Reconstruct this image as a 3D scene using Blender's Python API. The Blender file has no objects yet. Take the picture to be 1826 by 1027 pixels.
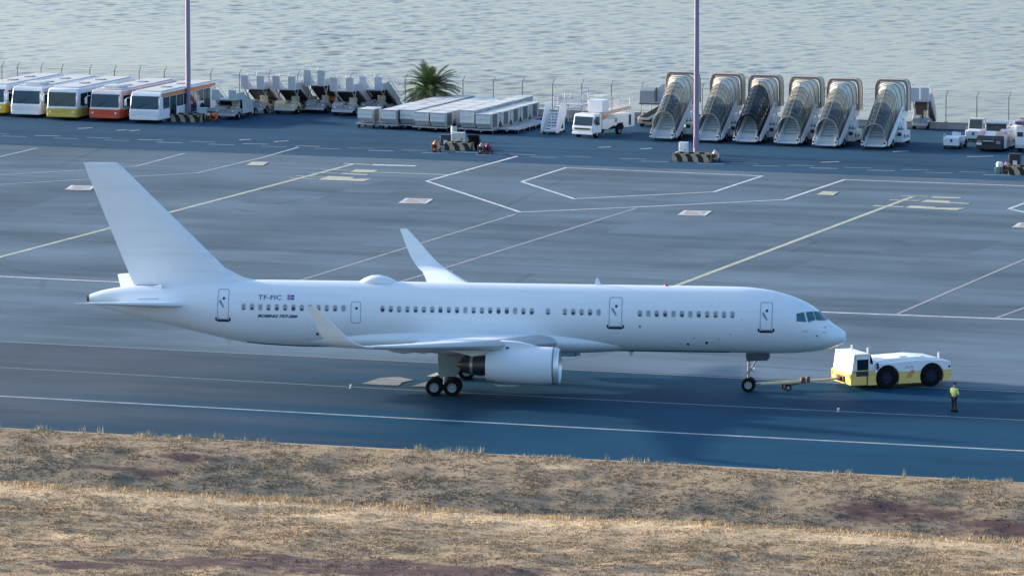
import bpy, bmesh, math, random
import numpy as np
from mathutils import Vector, Matrix
random.seed(7); np.random.seed(7)
R = math.radians
sc = bpy.context.scene
col = sc.collection

# ------------------------------------------------------------------ camera, sky, sun, exposure
FPX, PITCH, CAMH = 10258.4, 0.121989, 49.33
cd = bpy.data.cameras.new('camera'); cam = bpy.data.objects.new('camera', cd); col.objects.link(cam)
cam.location = (0, 0, CAMH); cam.rotation_euler = (math.pi/2 - PITCH, 0, 0)
cd.sensor_fit = 'HORIZONTAL'; cd.sensor_width = 36.0; cd.lens = 36.0*FPX/1826.0
cd.clip_start = 5.0; cd.clip_end = 60000.0
sc.camera = cam

SUN_EL, SUN_ROT = R(13.0), R(-63.0)
S = Vector((math.sin(SUN_ROT)*math.cos(SUN_EL), math.cos(SUN_ROT)*math.cos(SUN_EL), math.sin(SUN_EL)))
world = bpy.data.worlds.new('World'); sc.world = world; world.use_nodes = True
wn = world.node_tree; bg = wn.nodes['Background']
sky = wn.nodes.new('ShaderNodeTexSky'); sky.sky_type = 'NISHITA'; sky.sun_disc = False
sky.sun_elevation = SUN_EL; sky.sun_rotation = SUN_ROT
sky.altitude = 100; sky.air_density = 1.0; sky.dust_density = 2.8; sky.ozone_density = 3.0
wn.links.new(sky.outputs[0], bg.inputs[0]); bg.inputs[1].default_value = 0.15
sl = bpy.data.lights.new('sun', 'SUN'); sun = bpy.data.objects.new('sun', sl); col.objects.link(sun)
sl.energy = 3.0; sl.angle = R(1.5); sl.color = (1.0, 0.86, 0.69)
sun.rotation_euler = (-S).to_track_quat('-Z', 'Y').to_euler(); sun.location = (-150, 300, 200)
vs = sc.view_settings
vs.view_transform = 'Standard'; vs.look = 'None'; vs.gamma = 1.0; vs.use_curve_mapping = False
vs.exposure = 1.48
sc.cycles.max_bounces = 5; sc.cycles.sample_clamp_indirect = 4.0; sc.cycles.sample_clamp_direct = 12.0

# ------------------------------------------------------------------ photo ray -> point on a level plane
def G(px, py, z=0.0):
    dx = (px-913.0)/FPX; dy = -(py-513.5)/FPX
    v = Vector((dx, math.cos(PITCH)+dy*math.sin(PITCH), -math.sin(PITCH)+dy*math.cos(PITCH)))
    t = (z-CAMH)/v.z
    return Vector((0, 0, CAMH)) + v*t

TAXI = R(-19.585)                                   # direction of the taxiway
U = Vector((math.cos(TAXI), math.sin(TAXI), 0)); V = Vector((math.sin(TAXI), -math.cos(TAXI), 0))   # V points to the camera side
PARK = TAXI - math.pi/2                             # heading of parked vehicles (they face the apron)

# ------------------------------------------------------------------ materials
MATS = {}
def mat(name, c, rough=0.5, metal=0.0, var=0.08, scale=1.6, bump=0.0, spec=0.5):
    if name in MATS: return MATS[name]
    m = bpy.data.materials.new(name); m.use_nodes = True; nt = m.node_tree; b = nt.nodes['Principled BSDF']
    b.inputs['Roughness'].default_value = rough; b.inputs['Metallic'].default_value = metal
    b.inputs['Specular IOR Level'].default_value = spec
    tc = nt.nodes.new('ShaderNodeTexCoord'); nz = nt.nodes.new('ShaderNodeTexNoise')
    nz.inputs['Scale'].default_value = scale; nz.inputs['Detail'].default_value = 6; nz.inputs['Roughness'].default_value = 0.65
    nt.links.new(tc.outputs['Object'], nz.inputs['Vector'])
    rp = nt.nodes.new('ShaderNodeValToRGB'); e = rp.color_ramp.elements
    e[0].position = .3; e[1].position = .7
    e[0].color = (*[x*(1-var) for x in c], 1); e[1].color = (*[min(1, x*(1+var)) for x in c], 1)
    nt.links.new(nz.outputs['Fac'], rp.inputs[0]); nt.links.new(rp.outputs[0], b.inputs['Base Color'])
    mr = nt.nodes.new('ShaderNodeMapRange'); mr.inputs[3].default_value = max(.02, rough*.8); mr.inputs[4].default_value = min(1, rough*1.25)
    nt.links.new(nz.outputs['Fac'], mr.inputs[0]); nt.links.new(mr.outputs[0], b.inputs['Roughness'])
    if bump:
        bp = nt.nodes.new('ShaderNodeBump'); bp.inputs['Strength'].default_value = bump; bp.inputs['Distance'].default_value = .05
        nt.links.new(nz.outputs['Fac'], bp.inputs['Height']); nt.links.new(bp.outputs[0], b.inputs['Normal'])
    MATS[name] = m; return m

def glass(name, tint, clear):
    m = bpy.data.materials.new(name); m.use_nodes = True; nt = m.node_tree; b = nt.nodes['Principled BSDF']
    b.inputs['Base Color'].default_value = (*tint, 1); b.inputs['Roughness'].default_value = .12
    tr = nt.nodes.new('ShaderNodeBsdfTransparent'); mx = nt.nodes.new('ShaderNodeMixShader')
    tr.inputs[0].default_value = (*[min(1, t*5+.25) for t in tint], 1)
    tc = nt.nodes.new('ShaderNodeTexCoord'); nz = nt.nodes.new('ShaderNodeTexNoise'); nz.inputs['Scale'].default_value = 1.3
    mr = nt.nodes.new('ShaderNodeMapRange'); mr.inputs[3].default_value = clear*.7; mr.inputs[4].default_value = clear*1.2
    nt.links.new(tc.outputs['Object'], nz.inputs['Vector']); nt.links.new(nz.outputs['Fac'], mr.inputs[0])
    nt.links.new(mr.outputs[0], mx.inputs[0]); nt.links.new(b.outputs[0], mx.inputs[1]); nt.links.new(tr.outputs[0], mx.inputs[2])
    nt.links.new(mx.outputs[0], nt.nodes['Material Output'].inputs[0]); MATS[name] = m; return m

WHITE = mat('white_paint', (.78, .79, .80), .35, var=.06)
OFFWHITE = mat('weathered_white_paint', (.52, .53, .52), .5, var=.14, scale=2.2)
GREYP = mat('light_grey_paint', (.46, .47, .48), .5, var=.12)
MIDGREY = mat('mid_grey_paint', (.22, .23, .25), .5, var=.12)
DARK = mat('dark_grey_plastic', (.035, .037, .042), .5, var=.2)
BLACK = mat('black_rubber', (.008, .008, .010), .9, var=.2, spec=.15)
RIM = mat('grey_rim', (.30, .32, .33), .4, .3, var=.15)
STEEL = mat('bare_steel', (.45, .46, .48), .35, .8, var=.12)
GALV = mat('galvanised_steel', (.36, .37, .40), .5, .3, var=.12)
YELLOW = mat('yellow_paint', (.66, .44, .045), .45, var=.12)
TUGYEL = mat('tug_yellow_paint', (.78, .53, .15), .4, var=.1)
ORANGE = mat('orange_paint', (.62, .13, .025), .45, var=.12)
RED = mat('red_paint', (.50, .055, .03), .45, var=.12)
MAROON = mat('maroon_paint', (.16, .02, .06), .5, var=.15)
BLUE = mat('blue_decal', (.02, .10, .34), .4)
PINKB = mat('pale_salmon_paint', (.62, .42, .34), .5, var=.1)
BEIGE = mat('beige_fabric', (.52, .45, .33), .75, var=.12, scale=3)
TAUPE = mat('taupe_fabric_rim', (.27, .22, .21), .75, var=.12)
CREAM = mat('cream_panel', (.60, .58, .48), .55, var=.1)
PGLASS = mat('dark_window_glass', (.010, .042, .062), .08, var=.3, scale=.8, spec=.6)
CANOPY = glass('smoked_canopy_glass', (.060, .075, .075), .22)
CANOPYB = glass('lit_interior_canopy_glass', (.24, .20, .145), .25)  # brown tint stands for the lit interior showing through the panes
CANOPYD = glass('dark_canopy_glass', (.012, .022, .028), .12)
CONCRETE = mat('pale_concrete', (.40, .37, .34), .85, var=.15, scale=.7, bump=.3)
LAMP = mat('lamp_lens', (.8, .8, .75), .15)
AMBER = mat('amber_lens', (.75, .35, .05), .2)
SKIN = mat('skin', (.45, .28, .20), .6)
HIVIS = mat('hi_vis_fabric', (.84, .97, .22), .7, var=.1, scale=6)
NAVY = mat('navy_trousers', (.012, .016, .035), .8, var=.2)
HAIR = mat('dark_hair', (.02, .016, .014), .7)

# ------------------------------------------------------------------ mesh builder
class MB:
    def __init__(s): s.v = []; s.f = []; s.mi = []; s.cur = 0
    def add(s, vs, fs):
        b = len(s.v); s.v += [tuple(v) for v in vs]; s.f += [tuple(b+i for i in f) for f in fs]; s.mi += [s.cur]*len(fs); return s
    def box(s, x0, x1, y0, y1, z0, z1, rot=None, piv=None):
        vs = [Vector((x, y, z)) for z in (z0, z1) for y in (y0, y1) for x in (x0, x1)]
        if rot is not None:
            p = Vector(piv) if piv is not None else Vector(((x0+x1)/2, (y0+y1)/2, (z0+z1)/2))
            vs = [rot @ (v-p) + p for v in vs]
        return s.add(vs, [(0, 2, 3, 1), (4, 5, 7, 6), (0, 1, 5, 4), (2, 6, 7, 3), (0, 4, 6, 2), (1, 3, 7, 5)])
    def tube(s, p, q, r0, r1=None, n=8, caps=True):
        p, q = Vector(p), Vector(q); r1 = r0 if r1 is None else r1
        d = (q-p).normalized(); a = d.orthogonal().normalized(); b = d.cross(a)
        vs = []
        for c, r in ((p, r0), (q, r1)):
            for i in range(n):
                t = 2*math.pi*i/n; vs.append(c + (a*math.cos(t)+b*math.sin(t))*r)
        fs = [(i, (i+1) % n, n+(i+1) % n, n+i) for i in range(n)]
        if caps: fs += [tuple(reversed(range(n))), tuple(range(n, 2*n))]
        return s.add(vs, fs)
    def path(s, pts, r, n=6):
        for a, b in zip(pts[:-1], pts[1:]): s.tube(a, b, r, n=n)
        return s
    def prism(s, prof, ax, a0, a1):                     # prof in the two other axes, extruded along ax
        def P(u, w, a): return {'y': (u, a, w), 'x': (a, u, w), 'z': (u, w, a)}[ax]
        n = len(prof); vs = [P(u, w, a0) for u, w in prof] + [P(u, w, a1) for u, w in prof]
        return s.add(vs, [(i, (i+1) % n, n+(i+1) % n, n+i) for i in range(n)] + [tuple(reversed(range(n))), tuple(range(n, 2*n))])
    def lathe(s, prof, o, ax='x', n=24):                # prof: (t along axis, radius)
        o = Vector(o); vs = []
        for t, r in prof:
            for i in range(n):
                a = 2*math.pi*i/n; c, d = math.cos(a)*r, math.sin(a)*r
                vs.append(o + Vector({'x': (t, c, d), 'y': (c, t, d), 'z': (c, d, t)}[ax]))
        fs = []
        for k in range(len(prof)-1):
            for i in range(n): fs.append((k*n+i, k*n+(i+1) % n, (k+1)*n+(i+1) % n, (k+1)*n+i))
        return s.add(vs, fs)
    def loft(s, rings, closed=True, caps=True):
        n = len(rings[0]); vs = [p for r in rings for p in r]; fs = []
        for k in range(len(rings)-1):
            for i in range(n if closed else n-1): fs.append((k*n+i, k*n+(i+1) % n, (k+1)*n+(i+1) % n, (k+1)*n+i))
        if caps and closed: fs += [tuple(reversed(range(n))), tuple(range((len(rings)-1)*n, len(rings)*n))]
        return s.add(vs, fs)
    def mesh(s, name, mats, sharp=35):
        me = bpy.data.meshes.new(name); me.from_pydata(s.v, [], s.f)
        for m in (mats if isinstance(mats, (list, tuple)) else [mats]): me.materials.append(m)
        if any(s.mi): me.polygons.foreach_set('material_index', s.mi)
        bm = bmesh.new(); bm.from_mesh(me); bmesh.ops.recalc_face_normals(bm, faces=bm.faces); bm.to_mesh(me); bm.free()
        me.shade_smooth(); me.set_sharp_from_angle(angle=R(sharp)); me.update(); return me
    def build(s, name, mats, parent=None, bevel=0, sharp=35):
        o = bpy.data.objects.new(name, s.mesh(name, mats, sharp)); col.objects.link(o)
        if parent: o.parent = parent
        if bevel:
            b = o.modifiers.new('bevel', 'BEVEL'); b.width = bevel; b.segments = 2; b.limit_method = 'ANGLE'; b.angle_limit = R(40)
        return o

def inst(name, me, parent=None, loc=(0, 0, 0), rot=(0, 0, 0), scale=(1, 1, 1)):
    o = bpy.data.objects.new(name, me); col.objects.link(o); o.parent = parent
    o.location = loc; o.rotation_euler = rot; o.scale = scale; return o
def thing(name, label, cat, loc, rz=0, group=None):
    o = bpy.data.objects.new(name, None); col.objects.link(o); o.empty_display_size = .3
    o.location = loc; o.rotation_euler = (0, 0, rz); tag(o, label, cat, group); return o
def tag(o, label, cat, group=None):
    o['label'] = label; o['category'] = cat
    if group: o['group'] = group
    return o
def copy_tree(o, parent=None):
    c = o.copy(); col.objects.link(c)
    if parent: c.parent = parent
    for ch in list(o.children): copy_tree(ch, c)
    return c
def struct(o, kind='structure'): o['kind'] = kind; return o

_wm = {}
def wheel(parent, loc, r, w, tyre=None, rim=None, name='wheel'):
    k = (r, w)
    if k not in _wm:
        a = MB().lathe([(-w/2, r*.55), (-w/2, r*.9), (-w*.38, r), (w*.38, r), (w/2, r*.9), (w/2, r*.55)], (0, 0, 0), 'y', 20)
        b = MB().lathe([(-w*.42, 0.001), (-w*.42, r*.3), (-w*.3, r*.35), (-w*.36, r*.56), (w*.36, r*.56), (w*.3, r*.35), (w*.42, r*.3), (w*.42, .001)], (0, 0, 0), 'y', 16)
        _wm[k] = (a.v, a.f, b.v, b.f)
    km = k + (tyre or BLACK, rim or RIM)
    if km not in _wm:
        a = MB(); a.add(_wm[k][0], _wm[k][1]); b = MB(); b.add(_wm[k][2], _wm[k][3])
        _wm[km] = (a.mesh('tyre', tyre or BLACK), b.mesh('rim', rim or RIM))
    o = inst(name, _wm[km][0], parent, loc); inst('rim', _wm[km][1], o); return o
# ------------------------------------------------------------------ ground: apron, taxiway, markings
def uw(p): return (p.dot(U), -p.dot(V))                 # along the taxiway, away from the camera
W_GRASS = (uw(G(0, 762))[1] + uw(G(1826, 861))[1])/2
W_STRIP = (uw(G(0, 608))[1] + uw(G(1333, 674))[1])/2
W_FENCE = (uw(G(966, 207.5))[1] + uw(G(1660, 229.5))[1])/2
W_ROAD = (uw(G(0, 256))[1] + uw(G(1500, 314))[1])/2

def asphalt(name, c, var, streak, rough, grey_run=None):
    m = bpy.data.materials.new(name); m.use_nodes = True; nt = m.node_tree; b = nt.nodes['Principled BSDF']; L = nt.links.new
    tc = nt.nodes.new('ShaderNodeTexCoord')
    def noise(sx, sy, scale, detail):
        mp = nt.nodes.new('ShaderNodeMapping'); mp.inputs['Scale'].default_value = (sx, sy, 1); L(tc.outputs['Object'], mp.inputs[0])
        n = nt.nodes.new('ShaderNodeTexNoise'); n.inputs['Scale'].default_value = scale; n.inputs['Detail'].default_value = detail
        n.inputs['Roughness'].default_value = .6; L(mp.outputs[0], n.inputs['Vector']); return n.outputs['Fac']
    a = noise(.12, 1, .22, 5); bb = noise(1, 1, .05, 4); g = noise(1, 1, 9, 3); d = noise(.35, .9, .5, 6)
    def math_(op, x, y):
        n = nt.nodes.new('ShaderNodeMath'); n.operation = op
        for i, k in enumerate((x, y)):
            if isinstance(k, (int, float)): n.inputs[i].default_value = k
            else: L(k, n.inputs[i])
        return n.outputs[0]
    s = math_('ADD', math_('MULTIPLY', math_('SUBTRACT', a, .5), streak), math_('MULTIPLY', math_('SUBTRACT', bb, .5), var))
    s = math_('ADD', s, math_('MULTIPLY', math_('SUBTRACT', g, .5), .25))
    s = math_('ADD', s, math_('MULTIPLY', math_('SUBTRACT', d, .5), .45))
    # oil drips and dark scuffs, and tar-sealed cracks
    st = noise(.5, 1, .16, 8); sm_ = nt.nodes.new('ShaderNodeMapRange'); sm_.inputs[1].default_value = .60; sm_.inputs[2].default_value = .74; L(st, sm_.inputs[0])
    vo = nt.nodes.new('ShaderNodeTexVoronoi'); vo.feature = 'DISTANCE_TO_EDGE'; vo.inputs['Scale'].default_value = .045
    mpv = nt.nodes.new('ShaderNodeMapping'); mpv.inputs['Scale'].default_value = (.5, 1, 1); L(tc.outputs['Object'], mpv.inputs[0]); L(mpv.outputs[0], vo.inputs['Vector'])
    ck = math_('LESS_THAN', vo.outputs['Distance'], .0045)
    s = math_('SUBTRACT', s, math_('ADD', math_('MULTIPLY', sm_.outputs[0], .22), math_('MULTIPLY', ck, .16)))
    s = math_('ADD', s, 1.04)
    # paving lanes laid side by side, each a little different
    mpw = nt.nodes.new('ShaderNodeMapping'); mpw.inputs['Scale'].default_value = (.004, .16, 1); L(tc.outputs['Object'], mpw.inputs[0])
    wv = nt.nodes.new('ShaderNodeTexWhiteNoise'); wv.noise_dimensions = '2D'
    fl = nt.nodes.new('ShaderNodeVectorMath'); fl.operation = 'FLOOR'; L(mpw.outputs[0], fl.inputs[0]); L(fl.outputs[0], wv.inputs['Vector'])
    s = math_('ADD', s, math_('MULTIPLY', math_('SUBTRACT', wv.outputs['Value'], .5), .2))
    vm = nt.nodes.new('ShaderNodeVectorMath'); vm.operation = 'SCALE'; vm.inputs[0].default_value = c; L(s, vm.inputs['Scale'])
    if grey_run:                                              # a greyer stretch of paving with a ragged end
        sx = nt.nodes.new('ShaderNodeSeparateXYZ'); L(tc.outputs['Object'], sx.inputs[0])
        pos = math_('ADD', math_('MULTIPLY', sx.outputs[0], 1.0), math_('ADD', math_('MULTIPLY', math_('SUBTRACT', a, .5), 55), math_('MULTIPLY', sx.outputs[1], grey_run[2])))
        mr = nt.nodes.new('ShaderNodeMapRange'); mr.inputs[1].default_value = grey_run[0]; mr.inputs[2].default_value = grey_run[1]; L(pos, mr.inputs[0])
        mx = nt.nodes.new('ShaderNodeMix'); mx.data_type = 'RGBA'; mx.inputs[6].default_value = (*grey_run[3], 1); L(mr.outputs[0], mx.inputs[0]); mx.inputs[7].default_value = (*c, 1)
        L(mx.outputs[2], vm.inputs[0])
    L(vm.outputs[0], b.inputs['Base Color']); b.inputs['Roughness'].default_value = rough; b.inputs['Specular IOR Level'].default_value = .06
    bp = nt.nodes.new('ShaderNodeBump'); bp.inputs['Strength'].default_value = .25; bp.inputs['Distance'].default_value = .02
    L(g, bp.inputs['Height']); L(bp.outputs[0], b.inputs['Normal']); return m
APRON_M = asphalt('apron_asphalt', (.092, .137, .176), 1.1, 1.15, .8)
STRIP_M = asphalt('taxiway_asphalt', (.004, .046, .090), .9, .6, .75, (uw(G(150, 690))[0], uw(G(900, 690))[0], 0.0, (.060, .080, .105)))
ROAD_M = asphalt('service_road_asphalt', (.022, .066, .114), .6, .6, .8)

def sheet(name, u0, u1, w0, w1, z, m, nu=40):
    mb = MB(); vs = []; n = nu
    for i in range(n+1):
        u = u0+(u1-u0)*i/n; vs += [(u, w0, z), (u, w1, z)]
    mb.add(vs, [(2*i, 2*i+2, 2*i+3, 2*i+1) for i in range(n)])
    o = mb.build(name, m); o.rotation_euler = (0, 0, TAXI); return struct(o)
sheet('apron_ground', -700, 700, W_GRASS-1, W_FENCE+1.6, 0, APRON_M)
sheet('taxiway', -700, 700, W_GRASS-1, W_STRIP, .004, STRIP_M)
sheet('service_road', -700, 700, W_ROAD, W_FENCE+1.2, .004, ROAD_M)
mb = MB(); mb.box(-700, 700, W_FENCE+1.6, W_FENCE+6, -46, -.01)
o = mb.build('sea_wall', mat('dark_sea_wall', (.12, .11, .10), .9, var=.3, scale=.2)); o.rotation_euler = (0, 0, TAXI); struct(o)

def paint(name, c, wear, under=(.10, .11, .125)):
    m = bpy.data.materials.new(name); m.use_nodes = True; nt = m.node_tree; b = nt.nodes['Principled BSDF']; L = nt.links.new
    tc = nt.nodes.new('ShaderNodeTexCoord'); n = nt.nodes.new('ShaderNodeTexNoise'); n.inputs['Scale'].default_value = 1.4
    n.inputs['Detail'].default_value = 8; n.inputs['Roughness'].default_value = .7; L(tc.outputs['Object'], n.inputs['Vector'])
    r = nt.nodes.new('ShaderNodeValToRGB'); e = r.color_ramp.elements; e[0].position = .5-wear; e[1].position = .52+(.2-wear*.2)
    e[0].color = (*[.45*a+.55*k for a, k in zip(c, under)], 1); e[1].color = (*c, 1)
    L(n.outputs['Fac'], r.inputs[0]); L(r.outputs[0], b.inputs['Base Color']); b.inputs['Roughness'].default_value = .7; return m
LWHITE = paint('white_line_paint', (.70, .72, .74), .10); LYEL = paint('yellow_line_paint', (.52, .52, .38), .12)
LPALE = paint('faded_line_paint', (.36, .34, .36), .1); LEDGE = paint('pale_edge_paint', (.20, .25, .31), .1, (.02, .05, .08)); LSIGN = paint('worn_sign_paint', (.22, .24, .21), .02, (.06, .08, .10)); LFAINT = paint('ghost_line_paint', (.19, .20, .22), .02)
LPINK = paint('faded_red_sign_paint', (.42, .30, .28), .12); LMID = paint('worn_white_line_paint', (.40, .43, .46), .12)
LTAXI = paint('taxiway_line_paint', (.44, .47, .50), .1, (.04, .05, .07))
_z = [.008]
def strip(name, px, w, m, closed=False):
    """a painted line of width w through the ground points seen at these pixels"""
    P = [G(*p) for p in px]; n = len(P); z = _z[0]; _z[0] += .0006; vs = []
    for i in range(n):
        a = P[i-1] if (i > 0 or closed) else None; c = P[(i+1) % n] if (i < n-1 or closed) else None
        d1 = (P[i]-a).normalized() if a is not None else None; d2 = (c-P[i]).normalized() if c is not None else None
        d1 = d1 or d2; d2 = d2 or d1; t = (d1+d2).normalized(); nn = Vector((-t.y, t.x, 0)); k = min(3, 1/max(.3, nn.dot(Vector((-d1.y, d1.x, 0)))))
        vs += [P[i]+nn*w*k/2+Vector((0, 0, z)), P[i]-nn*w*k/2+Vector((0, 0, z))]
    fs = [(2*i, 2*i+1, 2*i+3, 2*i+2) for i in range(n-1)]
    if closed: fs.append((2*n-2, 2*n-1, 1, 0))
    return struct(MB().add(vs, fs).build(name, m))
def patchq(name, px, m):
    z = _z[0]; _z[0] += .0006
    return struct(MB().add([G(*p)+Vector((0, 0, z)) for p in px], [tuple(range(len(px)))]).build(name, m))

strip('taxiway_centre_line', [(-1100, 646), (-250, 692.5), (0, 706), (620, 740), (1220, 772.3), (1826, 803.6), (2100, 818), (3000, 864)], .34, LTAXI)
strip('taxiway_edge_line', [(-250, 641), (0, 655), (580, 687.5), (1020, 710), (1330, 725.5), (1826, 749), (2100, 762), (3000, 805)], .2, LEDGE)
strip('pavement_joint_line', [(-250, 596), (0, 609), (660, 641), (1333, 675), (1826, 699), (2100, 712), (3000, 752)], .3, LFAINT)
strip('apron_edge_line', [(-250, 482), (0, 493), (207, 503), (1480, 557), (1826, 570), (2100, 581), (3000, 617)], .42, LWHITE)
for px in ([(-160, 500), (0, 458.5), (630, 293)], [(1065, 563), (1215, 506), (1630, 350)]): strip('stand_lead_line', px, .42, LYEL)
for px in ([(470, 520), (545, 497), (920, 382)], [(690, 510), (765, 487), (1135, 371.5)], [(1600, 560), (1826, 463), (1900, 432)], [(1777, 567), (1900, 522)]):
    strip('stand_guide_line', px, .26, LPALE)
strip('stand_boundary_line', [(-120, 335), (0, 329.4), (352, 308.7), (470, 281), (532, 263)], .28, LMID)
strip('stand_boundary_line', [(-120, 318), (0, 312), (148, 304), (241.5, 297.4), (329, 274)], .28, LMID)
strip('stand_boundary_line', [(-120, 312), (0, 280), (66.5, 264.4)], .28, LMID)
strip('stand_boundary_line', [(930.4, 324.5), (1009, 299.7), (1359, 314.4), (1272.7, 342.8), (1024, 355)], .3, LWHITE, True)
strip('stand_boundary_line', [(923, 279), (761, 323.5), (928, 378.8), (1130, 370), (1399.5, 356.5), (1506, 321), (1826, 332), (2000, 338)], .32, LWHITE)
strip('stand_boundary_line', [(1900, 336), (1799.6, 372.7), (1900, 396)], .32, LWHITE)
strip('faint_road_line', [(0, 281.6), (739, 301), (1397, 331)], .16, LFAINT)
strip('faint_apron_line', [(0, 423), (450, 441), (990, 464)], .16, LFAINT)
strip('faint_apron_line', [(1010, 380), (1300, 372), (1420, 368)], .14, LFAINT)
def c500(*p): return [(500+x/6.52, 280+y/6.52) for x, y in p]
def c1560(*p): return [(1560+x/6.865, 320+y/6.865) for x, y in p]
strip('stand_bar', c500((735, 80), (1048, 92)), .4, LWHITE); strip('stand_bar', c500((1070, 95), (1575, 108)), .8, LWHITE)
strip('stand_bar', c500((1060, 180), (1826, 207), (1980, 212)), .45, LYEL)
for p in (((365, 185), (655, 195)), ((110, 245), (430, 262)), ((180, 222), (515, 236)), ((490, 150), (800, 162))): strip('stand_tick', c500(*p), .3, LYEL)
patchq('stand_number_panel', c500((805, 178), (880, 148), (1140, 158), (1060, 184)), LYEL)
patchq('stand_number_panel', c500((690, 200), (740, 190), (1020, 206), (1000, 217)), LYEL)
patchq('stand_number_panel', c500((440, 268), (560, 225), (870, 240), (810, 255), (1060, 260), (960, 287)), LYEL)
for p, w in ((((320, 205), (650, 215)), .35), (((705, 222), (1055, 232)), .9), (((180, 258), (545, 265)), .5), (((-20, 326), (355, 342)), .7)): strip('stand_bar', c1560(*p), w, LYEL)
patchq('stand_number_panel', c1560((555, 280), (640, 255), (925, 268), (905, 282), (1165, 297), (1140, 306)), LYEL)
patchq('stand_number_panel', c1560((365, 352), (440, 325), (735, 340), (725, 350), (1120, 355), (1000, 382)), LYEL)
for cx, cy, s in ((1238, 380.5, 1), (741, 359, 1), (143, 335.5, .9), (1835, 402.5, 1)):
    q = [(cx-27*s, cy+3.6*s), (cx-15*s, cy-4.4*s), (cx+28*s, cy-3*s), (cx+16*s, cy+4.8*s)]
    patchq('no_parking_sign_ground', q, LPINK); strip('sign_border', q, .3, LWHITE, True); strip('sign_diagonal', [q[0], ((q[1][0]+q[2][0])/2, q[1][1]+1.5), q[3]], .45, LMID)
for cx, cy in ((1476, 345.5), (459, 292.5)):
    patchq('ground_plate', [(cx-20, cy+2.6), (cx-9, cy-3.3), (cx+20, cy-2.4), (cx+10, cy+3.6)], LYEL)
def c580(*p): return [(580+x/8.3, 640+y/8.3) for x, y in p]
patchq('taxiway_sign_ground', c580((535, 372), (810, 285), (1100, 270), (1310, 318), (1130, 355), (1085, 402), (700, 386)), LSIGN)
strip('sign_diagonal', c580((690, 345), (1180, 335)), .3, LPALE); strip('sign_diagonal', c580((760, 372), (1120, 372)), .3, LPALE); strip('sign_diagonal', c580((930, 290), (1240, 318)), .3, LPALE)
patchq('taxiway_sign_ground', c580((1270, 412), (1480, 350), (1560, 340), (1700, 420)), LSIGN); strip('sign_diagonal', c580((1560, 265), (1700, 213)), .5, LYEL)
# repaired rectangles of paving, laid a little proud, 
def apr(name, f): 
    return asphalt(name, tuple(.0+k*f for k in (.092, .137, .178)), 1.0, .8, .8)
PA, PB = apr('repair_asphalt_pale', 1.10), apr('repair_asphalt_dark', .92)
for m, q in ((PA, ((600, 342), (690, 322), (775, 325), (690, 346))), (PA, ((1080, 352), (1105, 343), (1190, 346), (1165, 355))), (PB, ((1080, 415), (1150, 390), (1380, 399), (1310, 425))), (PA, ((640, 438), (690, 420), (900, 428), (850, 446))),
             (PB, ((1250, 476), (1330, 446), (1480, 452), (1400, 482))), (PA, ((20, 380), (110, 350), (210, 354), (120, 385))), (PB, ((1560, 452), (1640, 424), (1790, 430), (1710, 459))), (PA, ((430, 362), (500, 340), (600, 344), (530, 366))), (PA, ((960, 600), (1020, 582), (1300, 594), (1240, 612)))): struct(MB().add([G(*p)+Vector((0, 0, .0035)) for p in q], [(0, 1, 2, 3)]).build('paving_patch', m))
# zipper line of the service road
zip_ = MB(); a0, a1 = G(-80, 238.2), G(1900, 316); L0 = (a1-a0).length; dd = (a1-a0).normalized(); nn = Vector((-dd.y, dd.x, 0)); t = 0; k = 0
rz = random.Random(4)
while t < L0:
    off = .75 if k % 2 else -.75; ln = 2.3
    if rz.random() > .06:
        sl_ = rz.uniform(.10, .22)
        p = a0+dd*t+nn*off; q = p+dd*ln+nn*.35
        zip_.add([p-nn*sl_+Vector((0, 0, .0072)), q-nn*sl_+Vector((0, 0, .0072)), q+nn*sl_+Vector((0, 0, .0072)), p+nn*sl_+Vector((0, 0, .0072))], [(0, 1, 2, 3)])
    t += 2.55; k += 1
struct(zip_.build('service_road_zipper_line', paint('zipper_paint', (.25, .29, .34), .12, (.03, .06, .10))))
for x, y, w in ((152, 229.5, 13), (217, 233, 9), (240, 233.5, 9), (437, 250, 10), (502, 253, 13), (1078, 263.5, 11), (1152, 266, 10), (1748, 280, 24), (1480, 290, 16), (1606, 271, 14)):
    strip('service_road_dash', [(x-w, y+.8), (x+w, y-.4)], .5, LMID)

# ------------------------------------------------------------------ sea
def value_noise(x, y, seed):
    rs = np.random.RandomState(seed); T = rs.rand(256, 256)
    xi, yi = np.floor(x).astype(int), np.floor(y).astype(int); fx, fy = x-xi, y-yi; fx = fx*fx*(3-2*fx); fy = fy*fy*(3-2*fy)
    g = lambda a, b: T[a % 256, b % 256]
    return (g(xi, yi)*(1-fx)+g(xi+1, yi)*fx)*(1-fy)+(g(xi, yi+1)*(1-fx)+g(xi+1, yi+1)*fx)*fy
def grid_mesh(name, X, Y, Z, m):
    ny, nx = Z.shape; co = np.stack([X, Y, Z], -1).reshape(-1, 3)
    i = np.arange(ny*nx).reshape(ny, nx); q = np.stack([i[:-1, :-1], i[:-1, 1:], i[1:, 1:], i[1:, :-1]], -1).reshape(-1, 4)
    me = bpy.data.meshes.new(name); me.vertices.add(len(co)); me.vertices.foreach_set('co', co.astype(np.float32).ravel())
    me.loops.add(q.size); me.loops.foreach_set('vertex_index', q.ravel().astype(np.int32)); me.polygons.add(len(q))
    me.polygons.foreach_set('loop_start', (np.arange(len(q))*4).astype(np.int32))
    me.polygons.foreach_set('use_smooth', np.ones(len(q), dtype=bool)); me.materials.append(m); me.update(calc_edges=True)
    o = bpy.data.objects.new(name, me); col.objects.link(o); return o
SEA_Z = -45.0
xs = np.concatenate([-np.geomspace(25000, 165, 26)[:-1], np.arange(-165, 165.1, .75), np.geomspace(165, 25000, 26)[1:]])
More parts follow.
